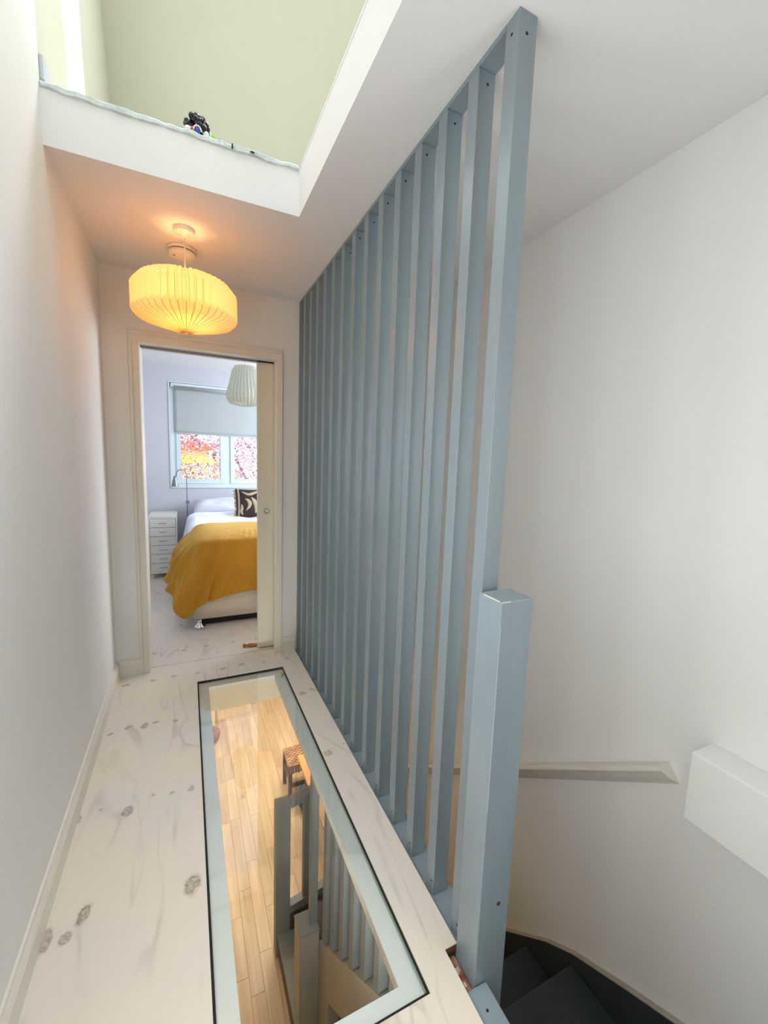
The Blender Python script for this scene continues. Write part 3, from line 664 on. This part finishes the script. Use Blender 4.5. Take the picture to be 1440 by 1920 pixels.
def creases(name, outp, inp, n, m, loc, w=.0011, skip=1):
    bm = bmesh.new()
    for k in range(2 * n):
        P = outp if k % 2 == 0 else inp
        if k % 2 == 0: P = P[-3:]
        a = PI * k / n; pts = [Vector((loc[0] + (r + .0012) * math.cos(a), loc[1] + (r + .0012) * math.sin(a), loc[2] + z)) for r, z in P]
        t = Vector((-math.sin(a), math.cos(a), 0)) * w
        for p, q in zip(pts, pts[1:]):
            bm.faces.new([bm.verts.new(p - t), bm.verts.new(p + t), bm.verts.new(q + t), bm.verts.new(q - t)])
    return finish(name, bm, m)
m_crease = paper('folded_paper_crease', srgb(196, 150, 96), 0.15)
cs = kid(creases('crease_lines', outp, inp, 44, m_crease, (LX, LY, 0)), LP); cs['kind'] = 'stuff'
kid(tube('cord', [(LX, LY, 2.376), (LX, LY, 2.13)], .0035, m_lampw), LP)
kid(lathe('rose', [(.0, 2.366), (.008, 2.362), (.012, 2.374), (.042, 2.378), (.046, 2.382), (.047, 2.3995), (0, 2.3995)], m_lampw, None, 40, (LX, LY, 0)), LP)
kid(lathe('lamp_holder', [(.0, 2.085), (.018, 2.085), (.018, 2.13), (.006, 2.14), (0, 2.14)], m_lampw, None, 20, (LX, LY, 0)), LP)
pl = point('pendant_bulb_light', (LX, LY, 2.06), 3.1, (1.0, 0.62, 0.27), 0.035)
SM = thing('smoke_alarm', 'round cream smoke alarm on the ceiling behind the lit pendant', 'smoke alarm', (.0, 2.475, 2.4))
kid(lathe('base', [(0, 2.386), (.068, 2.386), (.07, 2.3995), (0, 2.3995)], m_lampw, None, 40, (0, 2.475, 0)), SM)
kid(lathe('slot', [(0, 2.380), (.060, 2.380), (.060, 2.3855), (0, 2.3855)], m_seam, None, 40, (0, 2.475, 0)), SM)
kid(lathe('cover', [(0, 2.355), (.030, 2.355), (.058, 2.359), (.066, 2.366), (.066, 2.3795), (0, 2.3795)], m_lampw, None, 40, (0, 2.475, 0)), SM)
kid(lathe('button', [(0, 2.3535), (.004, 2.3535), (.004, 2.3548), (0, 2.3548)], m_hole, None, 12, (-.035, 2.452, 0)), SM)

# ------------------------------------------------------------------ toys on the ledge
TY = thing('doll', 'toy doll head with black curly hair and white rim lying on the ledge', 'toy', (.065, 1.99, ZV + .012))
hb = bmesh.new(); rr_ = random.Random(5)
for i in range(46):
    a = rr_.uniform(0, 2 * PI); e_ = rr_.uniform(-.2, 1.3)
    px_ = .062 + .038 * math.cos(a) * math.cos(e_); py_ = 1.955 + .026 * math.sin(a) * math.cos(e_); pz_ = ZV + .055 + .038 * math.sin(e_)
    rmat = Matrix.Translation((px_, py_, pz_)) @ Matrix.Scale(rr_.uniform(.008, .014), 4)
    bmesh.ops.create_icosphere(hb, subdivisions=2, radius=1, matrix=rmat)
kid(finish('curls', hb, m_hair, smooth=True), TY)['kind'] = 'stuff'
kid(tube('rim', [(.062 + .052 * math.cos(t), 1.957, ZV + .028 + .062 * math.sin(t)) for t in [i * PI / 20 for i in range(0, 14)]], .0035, m_toyw), TY)
kid(blob('collar', (.032, 1.928, ZV + .028), (.013, .008, .008), m_toyw, .2, 3), TY)
kid(blob('red_cloth', (.047, 1.928, ZV + .028), (.012, .008, .010), m_toyr, .2, 3), TY)['label'] = 'red cloth piece'
kid(blob('blue_cloth', (.064, 1.926, ZV + .028), (.011, .009, .013), m_toyb, .1, 3), TY)['label'] = 'blue round piece'
kid(tube('blue_cloth_rim', [(.064 + .014 * math.cos(t), 1.919, ZV + .024 + .018 * math.sin(t)) for t in [i * PI / 12 for i in range(0, 13)]], .0022, m_toyw), TY)
kid(blob('foot', (.096, 1.928, ZV + .026), (.009, .007, .010), m_toyw, .15, 3), TY)
gb = bmesh.new(); bmesh.ops.create_cone(gb, cap_ends=True, segments=5, radius1=.012, radius2=.002, depth=.03, matrix=Matrix.Translation((.128, 1.935, ZV + .024)) @ Matrix.Rotation(PI / 2, 4, 'Y'))
gr_ = finish('green_toy', gb, m_toyg, bevel=.001)
put(gr_, 'small lime green pointed toy piece lying on the ledge right of the black curly doll', 'toy')
tmp = blob('tip', (.145, 1.935, ZV + .024), (.006, .006, .007), mat('dark_green_plastic', srgb(50, 150, 40), .4, .05, 10), .1, 3, gr_)

# ------------------------------------------------------------------ bedroom
# window_1
W1 = bpy.data.objects.new('window_1', None); C.objects.link(W1); W1['kind'] = 'structure'; W1['label'] = 'white two-casement bedroom window with garden view'
fy0, fy1 = 5.655, 5.72
boxes('frame', [(WX0, WX0 + .055, fy0, fy1, WZ0, WZ1), (WX1 - .055, WX1, fy0, fy1, WZ0, WZ1), (WX0 + .055, WX1 - .055, fy0, fy1, WZ0, WZ0 + .05), (WX0 + .055, WX1 - .055, fy0, fy1, WZ1 - .05, WZ1), (.43, .50, fy0, fy1, WZ0 + .05, WZ1 - .05)], m_upvc, W1, bevel=.004)
for a, b in ((WX0 + .056, .429), (.501, WX1 - .056)):
    z0, z1 = WZ0 + .051, WZ1 - .051
    sh_ = boxes('casement', [(a, a + .048, fy0 - .012, fy1 - .02, z0, z1), (b - .048, b, fy0 - .012, fy1 - .02, z0, z1), (a + .048, b - .048, fy0 - .012, fy1 - .02, z0, z0 + .06), (a + .048, b - .048, fy0 - .012, fy1 - .02, z1 - .06, z1)], m_upvc, W1, bevel=.004)
    box('pane', (a + .046, b - .046, fy0 + .008, fy0 + .014, z0 + .058, z1 - .058), m_glass, sh_)
    boxes('gasket', [(a + .048, a + .051, fy0 + .001, fy0 + .007, z0 + .06, z1 - .06), (b - .051, b - .048, fy0 + .001, fy0 + .007, z0 + .06, z1 - .06), (a + .051, b - .051, fy0 + .001, fy0 + .007, z0 + .06, z0 + .063)], m_silver, sh_)
box('sill', (WX0 - .0, WX1, 5.585, 5.654, WZ0 + .0005, WZ0 + .022), m_upvc, W1, bevel=.003)
boxes('reveal_bead', [(WX0 - .012, WX0, 5.592, 5.6, WZ0, WZ1 + .012), (WX0, WX1, 5.592, 5.6, WZ1, WZ1 + .012)], m_upvc, W1)
BL = thing('roller_blind', 'pale grey roller blind half lowered over the bedroom window', 'blind', (.47, 5.6, 2.19))
kid(lathe('roller', [(0, -.12), (.026, -.12), (.026, 1.07), (0, 1.07)], m_blind, None, 24, (0, 5.622, 2.155), axis='X'), BL)
kid(box('cassette', (WX0 + .01, WX1 - .01, 5.60, 5.648, 2.152, 2.199), m_upvc, bevel=.008), BL)
kid(grid_mesh('fabric', [[(-.125 + 1.2 * i / 30, 5.640 + .0015 * math.sin(i * .9) * (1 - j / 12), 1.625 + .53 * j / 12) for i in range(31)] for j in range(13)], m_blind, thick=.0015), BL)
kid(box('bottom_bar', (-.126, 1.076, 5.634, 5.643, 1.612, 1.632), m_blind, bevel=.003), BL)
kid(tube('chain', [(-.14, 5.60, 2.16), (-.143, 5.60, 1.6), (-.139, 5.60, 1.25)], .0022, m_upvc, n=6), BL)

# outside
struct(box('ground', (-9, 12, 5.76, 30, -3.1, -3.0), m_grass)); bpy.data.objects['ground']['kind'] = 'structure'
hs = thing('brick_house', 'orange brick house behind the pink tree outside the bedroom window', 'house', (-1.2, 14, -3))
kid(box('wall', (-5.5, .62, 14, 18, -3, 1.52), m_brick), hs)
kid(prism('roof', [(-5.7, 1.521), (.8, 1.521), (-2.4, 3.6)], 1, 13.8, 18.2, mat('red_roof_tiles', srgb(190, 110, 90), .8, .15, 10)), hs)
kid(box('window', (-2.6, -1.5, 13.97, 13.999, -.4, .9), m_upvc), hs)
hs2 = thing('white_house', 'pale rendered house wall glimpsed between pink leaves outside', 'house', (3.5, 15, -3))
kid(box('wall', (.9, 7, 15, 19, -3, 1.75), m_pebble), hs2)
kid(prism('roof', [(.7, 1.751), (7.2, 1.751), (4, 3.8)], 1, 14.8, 19.2, mat('pale_roof', srgb(200, 200, 205), .8, .1, 8)), hs2)
def leaves(name, n, fn, size, m, parent=None, seed=1):
    r = random.Random(seed); vs = []; fs = []
    while len(fs) < n:
        p = fn(r)
        if p is None: continue
        u = Vector((r.gauss(0, 1), r.gauss(0, 1), r.gauss(0, 1))).normalized(); v = u.orthogonal().normalized(); s = size * r.uniform(.6, 1.4)
        p = Vector(p); i = len(vs)
        vs += [p - u * s, p + v * s * .55, p + u * s, p - v * s * .55]; fs.append((i, i + 1, i + 2, i + 3))
    me = bpy.data.meshes.new(name); me.from_pydata([tuple(v) for v in vs], [], fs); me.materials.append(m)
    o = bpy.data.objects.new(name, me); C.objects.link(o)
    if parent: kid(o, parent)
    o['kind'] = 'stuff'; return o
TR = thing('pink_tree', 'pink-leaved garden tree right outside the bedroom window', 'tree', (1.0, 9.2, -3))
kid(tube('trunk', [(1.6, 9.7, -3), (1.65, 9.7, -1), (1.55, 9.7, .6), (1.6, 9.7, 2.2)], .11, m_bark, taper=.4), TR)
for q in ([(1.5, 9.7, .2), (.8, 9.8, 1.7), (.2, 9.8, 2.6)], [(1.6, 9.7, .6), (2.1, 9.7, 1.4), (2.6, 9.7, 2.2)]):
    kid(tube('branch', q, .035, m_bark, taper=.3), TR)
def crown(r):
    x, y, z = r.uniform(-1.1, 3.2), r.uniform(8.7, 10.1), r.uniform(.0, 3.0)
    if ((x - 1.0) / 2.1) ** 2 + ((z - 1.6) / 1.5) ** 2 > 1: return None
    if -.15 < x < .55 and 1.18 < z < 1.58 and r.random() < .8: return None
    return (x, y, z)
leaves('leaves', 34000, crown, .024, m_pink, TR, 2)
YS = thing('yellow_shrub', 'yellow flowering shrub below the pink tree outside', 'shrub', (.0, 11, -3))
kid(tube('stem', [(.1, 11, -3), (.1, 11, .6)], .05, m_bark, taper=.5), YS)
leaves('blossom', 5000, lambda r: (lambda x, y, z: (x, y, z) if ((x - .1) / 1.3) ** 2 + ((z - .4) / .93) ** 2 < 1 else None)(r.uniform(-1.2, 1.4), r.uniform(10.6, 11.4), r.uniform(-.5, 1.33)), .035, m_yleaf, YS, 5)

# drawer unit
DU = thing('drawer_unit', 'narrow white metal six-drawer cabinet on castors against the bedroom wall', 'drawer unit', (-.253, 5.32, 0))
dx0, dx1, dy0, dy1, dz0, dz1 = -.392, -.112, 5.105, 5.53, .055, .695
kid(boxes('body', [(dx0, dx0 + .012, dy0, dy1, dz0, dz1), (dx1 - .012, dx1, dy0, dy1, dz0, dz1), (dx0 + .012, dx1 - .012, dy0, dy1, dz1 - .028, dz1), (dx0 + .012, dx1 - .012, dy0, dy1, dz0, dz0 + .018), (dx0 + .012, dx1 - .012, dy1 - .01, dy1, dz0 + .018, dz1 - .028)], m_metalw, bevel=.002), DU)
fh = (dz1 - .028 - dz0 - .018) / 6
for i in range(6):
    z0 = dz0 + .018 + i * fh
    d_ = kid(box('drawer', (dx0 + .0145, dx1 - .0145, dy0 + .002, dy1 - .02, z0 + .0022, z0 + fh - .0022), m_metalw, bevel=.0015), DU)
    hnd = tube('handle', [(-.286, dy0 + .002, z0 + fh * .5), (-.286, dy0 - .014, z0 + fh * .5), (-.218, dy0 - .014, z0 + fh * .5), (-.218, dy0 + .002, z0 + fh * .5)], .0028, m_silver, n=8)
    hnd.parent = d_; hnd.matrix_parent_inverse = d_.matrix_parent_inverse.inverted() if False else Matrix(); hnd.matrix_parent_inverse = d_.matrix_parent_inverse.inverted() @ Matrix() if False else hnd.matrix_parent_inverse
for x in (dx0 + .03, dx1 - .03):
    for y in (dy0 + .03, dy1 - .03):
        kid(lathe('castor', [(0, -.008), (.018, -.008), (.021, 0), (.018, .008), (0, .008)], m_metalw, None, 16, (x, y, .0215), axis='X'), DU)
        kid(box('castor_fork', (x - .006, x + .006, y - .006, y + .006, .043, .055), m_silver), DU)

# bed
BD = thing('divan_bed', 'double divan bed with beige fabric base and chrome feet', 'bed', (.72, 4.5, 0))
bx0, bx1, by0, by1 = .022, 1.40, 3.505, 5.50
kid(box('base', (bx0, bx1, by0, by1, .068, .36), m_divan, bevel=.012), BD)
kid(box('mattress', (bx0 + .005, bx1 - .005, by0 + .005, by1, .361, .60), m_white, bevel=.05), BD)
kid(box('under_bed_shade', (bx0 + .05, bx1 - .05, by0 + .06, by1 - .05, .012, .0675), m_hole), BD)  # dark block stands for the shade beneath the divan
for x in (bx0 + .045, bx1 - .06, .7):
    for y in (by0 + .012, by1 - .06):
        kid(lathe('foot', [(0, .0005), (.04, .0005), (.044, .008), (.038, .018), (.022, .034), (.016, .05), (.02, .0675), (0, .0675)], m_chrome, None, 24, (x, y, 0)), BD)
# duvet
def duvet():
    rows = []; nx, ny = 70, 60
    for j in range(ny + 1):
        v = j / ny; y = 4.0 + (5.10 - 4.0) * v; row = []
        for i in range(nx + 1):
            s = -.25 + (1.90) * i / nx      # arc coordinate, left hang -> right
            top = .69 + .055 * math.exp(-((y - 4.95) / .16) ** 2) + .012 * mn.noise((s * 4, y * 5, 2)) + .012 * mn.noise((s * 9, y * 9, 7)) + .006 * abs(mn.noise((s * 22 + y * 6, y * 14, 1)))
            R_ = .10; e0 = -.015; 
            if s < e0 + R_:
                t = (e0 + R_ - s) / (R_ * PI / 2)
                if t < 1: x = e0 + R_ - R_ * math.sin(t * PI / 2); z = top - R_ * (1 - math.cos(t * PI / 2))
                else: x = e0 - .03 * (t - 1) - .010 * math.sin(y * 22) * (t - 1); z = top - R_ - (t - 1) * R_ * PI / 2
            else: x, z = s, top
            end = max(0, 1 - (5.10 - y) / .05) if y > 5.05 else 0
            x = min(x, 1.46)
            if s > 1.45: z = top - (s - 1.45)
            z -= .05 * end ** 2
            row.append((x, y, z))
        rows.append(row)
    return rows
dv = grid_mesh('duvet', duvet(), m_white, thick=.03)
put(dv, 'crumpled white duvet spread over the divan bed', 'duvet')
def pillow(name, cx_, cy_, cz_, sx_, sy_2, sz_, m, tilt=0, rotz=0, nn=24, seed=0, amp=.012):
    rows = []
    for i in range(nn + 1):
        u = -1 + 2 * i / nn; row = []
        for sgn in (1, -1):
            rng = range(nn + 1) if sgn == 1 else range(nn - 1, 0, -1)
            for j in rng:
                v = -1 + 2 * j / nn
                t = max(0, (1 - u ** 4)) ** .5 * max(0, (1 - v ** 4)) ** .5
                pinch = 1 - .07 * (abs(u * v)) ** .0 * (1 - t)
                x = u * sx_ * (1 - .06 * (1 - v * v)); y = v * sy_2 * (1 - .06 * (1 - u * u)); z = sgn * sz_ * t
                z += amp * mn.noise((u * 2 + seed, v * 2, sgn))* t
                p = Matrix.Rotation(rotz, 3, 'Z') @ Matrix.Rotation(tilt, 3, 'X') @ Vector((x, y, z))
                row.append((p.x + cx_, p.y + cy_, p.z + cz_))
        rows.append(row)
    return grid_mesh(name, rows, m, closed=True)
put(pillow('pillow', .38, 5.32, .745, .335, .20, .085, m_white, .30, 0, seed=1, amp=.03), 'white pillow at the left of the bed head', 'pillow')
put(pillow('pillow', 1.08, 5.32, .745, .335, .20, .085, m_white, .30, 0, seed=9, amp=.03), 'white pillow at the right of the bed head mostly hidden by the door', 'pillow')
# patterned cushion
CU = thing('patterned_cushion', 'dark brown cushion with beige leaf pattern propped against the pillows', 'cushion', (.68, 4.94, .745))
ct, cx_, cy_, cz_ = 1.15, .685, 4.86, .845
kid(pillow('cover', cx_, cy_, cz_, .205, .18, .055, m_cush_d, ct, -.05, seed=3, amp=.004), CU)
Rm = Matrix.Rotation(-.05, 3, 'Z') @ Matrix.Rotation(ct, 3, 'X')
def cpt(u, v, lift=.004):
    t = max(0, (1 - u ** 4)) ** .5 * max(0, (1 - v ** 4)) ** .5
    p = Rm @ Vector((u * .205 * (1 - .06 * (1 - v * v)), v * .18 * (1 - .06 * (1 - u * u)), -(-.055 * t) + lift))
    return (p.x + cx_, p.y + cy_, p.z + cz_)
def leafshape(pts, wid):
    rows = []
    n = 14
    for i in range(n + 1):
        t = i / n; k_ = t * (len(pts) - 1); a = int(min(k_, len(pts) - 2)); f = k_ - a
        # Catmull style smoothing
        p0 = Vector(pts[max(a - 1, 0)]); p1 = Vector(pts[a]); p2 = Vector(pts[a + 1]); p3 = Vector(pts[min(a + 2, len(pts) - 1)])
        c = .5 * ((2 * p1) + (p2 - p0) * f + (2 * p0 - 5 * p1 + 4 * p2 - p3) * f * f + (-p0 + 3 * p1 - 3 * p2 + p3) * f ** 3)
        d = (p2 - p1).normalized(); nrm = Vector((-d.y, d.x)); w = wid * math.sin(PI * min(max(t, .03), .97)) ** .8
        rows.append([cpt(*(c + nrm * w), .002), cpt(*(c + nrm * w * .4), .0035), cpt(*(c - nrm * w * .4), .0035), cpt(*(c - nrm * w), .002)])
    return rows
for pts_, w_2 in (([(-.7, .75), (-.35, .55), (.0, .68), (.3, .85)], .10), ([(-.55, .25), (-.35, .1), (-.3, -.2), (-.5, -.55)], .11), ([(-.2, .35), (-.05, .1), (.05, -.25), (.0, -.75)], .13),
                 ([(.1, .45), (.35, .35), (.6, .5), (.8, .8)], .10), ([(.75, .3), (.5, .0), (.35, -.35), (.4, -.8)], .12), ([(-.75, -.1), (-.72, -.35), (-.75, -.6), (-.65, -.8)], .08), ([(.7, -.2), (.75, -.5), (.7, -.8)], .09)):
    kid(grid_mesh('leaf_motif', leafshape([Vector(p) for p in pts_], w_2), m_cush_l, thick=.001), CU)
# fringe on the left edge
fr = bmesh.new(); rr_ = random.Random(8)
for i in range(40):
    v = -.95 + 1.9 * i / 39
    p = Vector(cpt(-.97, v, -.03)); q = p + Vector((-.028 + rr_.uniform(-.006, .006), rr_.uniform(-.008, .004), rr_.uniform(-.008, .008)))
    d = Vector((0, .0, .0052)); w2_ = Vector((0, .004, 0))
    a = [fr.verts.new(p + d), fr.verts.new(p - d), fr.verts.new(q - d * .6), fr.verts.new(q + d * .6)]; fr.faces.new(a)
    a2 = [fr.verts.new(x.co + w2_) for x in a]; fr.faces.new(a2)
    for k_ in range(4): fr.faces.new([a[k_], a[(k_ + 1) % 4], a2[(k_ + 1) % 4], a2[k_]])
kid(finish('fringe', fr, m_cush_l), CU)['kind'] = 'stuff'
kid(grid_mesh('trim_band', [[cpt(-.93 + .10 * i / 3, -.95 + 1.9 * j / 20, .003) for i in range(4)] for j in range(21)], m_cush_l, thick=.001), CU)

# mustard throw : grid from the top surface, over the crest and down to the hem
def spline(P, t):
    n = len(P) - 1; k_ = min(max(t, 0), .99999) * n; a = int(k_); f = k_ - a
    g = lambda i: Vector(P[min(max(i, 0), n)])
    p0, p1, p2, p3 = g(a - 1), g(a), g(a + 1), g(a + 2)
    return .5 * ((2 * p1) + (p2 - p0) * f + (2 * p0 - 5 * p1 + 4 * p2 - p3) * f * f + (-p0 + 3 * p1 - 3 * p2 + p3) * f ** 3)
crest = [(.02, 4.22, .665), (.015, 4.02, .668), (.02, 3.80, .672), (.035, 3.62, .675), (.08, 3.52, .685), (.18, 3.49, .70), (.36, 3.485, .705), (.56, 3.485, .71), (.8, 3.485, .71), (1.05, 3.485, .71), (1.40, 3.485, .70)]
inner = [(.16, 4.20, .735), (.20, 4.05, .735), (.24, 3.95, .735), (.28, 3.88, .735), (.30, 3.84, .735), (.34, 3.82, .735), (.42, 3.80, .735), (.58, 3.8, .735), (.8, 3.8, .735), (1.05, 3.8, .735), (1.40, 3.8, .73)]
hem = [(-.115, 4.20, .47), (-.15, 4.02, .42), (-.175, 3.80, .36), (-.155, 3.62, .27), (-.045, 3.45, .115), (.09, 3.445, .215), (.20, 3.45, .245), (.42, 3.462, .285), (.75, 3.468, .30), (1.05, 3.468, .31), (1.42, 3.468, .31)]
rows = []; uvs = []; NU, NV = 200, 56
for i in range(NU + 1):
    t = i / NU; c = spline(crest, t); h_ = spline(hem, t); n_in = spline(inner, t)
    row = []; ur = []
    for j in range(NV + 1):
        v = j / NV
        if v < .12:
            e = Vector((.16 + (1.40 - .16) * t ** .8, 4.22 + .015 * math.sin(t * 9), n_in.z)); p = e.lerp(n_in, v / .12); p.z = n_in.z + .004 + .006 * mn.noise((p.x * 5, p.y * 9, 2)) * (1 - v / .12)
        elif v < .35:
            f = (v - .12) / .23; p = n_in.lerp(c, f); p.z = n_in.z + (c.z - n_in.z) * f ** 3 + .004
            if t < .42: p.z += .0
        else:
            f = (v - .35) / .65; p = c.lerp(h_, f)
            out = (h_ - c); out.z = 0
            nrm = Vector((-1, 0, 0)).lerp(Vector((0, -1, 0)), min(max((t - .25) / .2, 0), 1)).normalized()
            belly = .028 * math.sin(PI * min(f * 1.2, 1)) * (1 if f < .8 else 1)
            env = min(f * 2.2, 1.0)
            fold = .016 * math.sin(t * 62 + 2.6 * f + 1.5 * math.sin(t * 23)) * env * (1.0 if t < .55 else .35) + .022 * mn.noise((t * 16 - f * 1.2, f * 1.0, 4)) * env
            p = p + nrm * (belly + fold)
        p += Vector((0, 0, .003 * mn.noise((p.x * 14, p.y * 14, p.z * 10))))
        row.append(tuple(p)); ur.append((t * 2.2, v * 1.0))
    rows.append(row); uvs.append(ur)
th = grid_mesh('throw_blanket', rows, m_throw, uv=uvs, thick=.008)
put(th, 'mustard yellow herringbone fleece throw draped over the foot of the bed', 'blanket')
put(box('white_card', (-.125, -.095, 3.86, 3.97, 0.0005, .006), m_toyw, bevel=.001), 'small white card strip on the floor beneath the mustard throw', 'card')
# reading lamp
RL = thing('reading_lamp', 'slim grey gooseneck floor lamp between drawer unit and bed', 'lamp', (-.005, 5.40, 0))
arc = [(-.005, 5.40, .02), (-.005, 5.40, 1.12)] + [(-.058 + .053 * math.cos(a), 5.40, 1.14 + .055 * math.sin(a)) for a in [PI * k_ / 10 for k_ in range(0, 11)]] + [(-.120, 5.40, 1.115)]
kid(tube('pole', arc, .0055, m_silver, n=12), RL)
kid(lathe('shade', [(.005, 1.12), (.014, 1.115), (.018, 1.09), (.026, 1.06), (.038, 1.005), (.040, 1.0), (.036, 1.0), (.0, 1.03)], m_silver, None, 28, (-.128, 5.40, 0)), RL)
kid(lathe('base', [(0, .0005), (.075, .0005), (.075, .016), (.0, .022)], m_silver, None, 32, (-.06, 5.30, 0)), RL)
kid(box('clamp', (-.02, .02, 5.385, 5.415, .80, .83), m_silver, bevel=.004), RL)
kid(box('base_arm', (-.06, -.0, 5.30, 5.405, .006, .02), m_silver), RL)
# bedroom pendant
BP = thing('white_pendant', 'white pleated paper pendant lamp hanging unlit in the bedroom', 'lamp', (.545, 4.5, 2.4))
o2 = [(.03, 2.27), (.095, 2.262), (.125, 2.215), (.155, 2.08), (.182, 1.985), (.178, 1.94), (.15, 1.895), (.05, 1.872)]
i2 = [(.025, 2.268), (.085, 2.258), (.112, 2.21), (.14, 2.08), (.165, 1.985), (.16, 1.945), (.135, 1.902), (.045, 1.876)]
kid(pleated('shade', o2, i2, 30, m_paper2, (.545, 4.5, 0)), BP)
c2 = kid(creases('crease_lines', o2, i2, 30, paper('folded_white_paper_crease', srgb(176, 176, 164), .15), (.545, 4.5, 0), .0012), BP); c2['kind'] = 'stuff'
kid(tube('cord', [(.545, 4.5, 2.385), (.545, 4.5, 2.2)], .003, m_lampw), BP)
kid(lathe('rose', [(0, 2.38), (.045, 2.382), (.046, 2.3995), (0, 2.3995)], m_lampw, None, 28, (.545, 4.5, 0)), BP)
# tool on the floor
TL = thing('wooden_handled_tool', 'small tool with turned orange wooden handle lying on the floor by the sliding door', 'tool', (.43, 3.015, .012))
Rt = Matrix.Translation((.34, 3.030, .0135)) @ Matrix.Rotation(-.19, 4, 'Z')
hnd_ = lathe('handle', [(0, 0), (.010, .001), (.013, .006), (.013, .014), (.009, .02), (.0075, .03), (.010, .038), (.0135, .05), (.0135, .065), (.011, .095), (.006, .112), (0, .113)], m_tool, None, 20, axis='X')
hnd_.data.transform(Rt); kid(hnd_, TL)
sh2 = lathe('shaft', [(0, .11), (.0028, .11), (.0028, .19), (.0018, .196), (0, .196)], m_silver, None, 10, axis='X')
sh2.data.transform(Rt); kid(sh2, TL)

# sub-parts placed in world space under parented parts
bpy.context.view_layer.update()
for o in bpy.data.objects:
    if o.name.split('.')[0] in ('handle', 'screw') and o.parent and o.parent.parent and o.parent.parent.type == 'EMPTY' and o.parent.name.split('.')[0] in ('drawer', 'slat'):
        o.matrix_parent_inverse = o.parent.matrix_world.inverted()
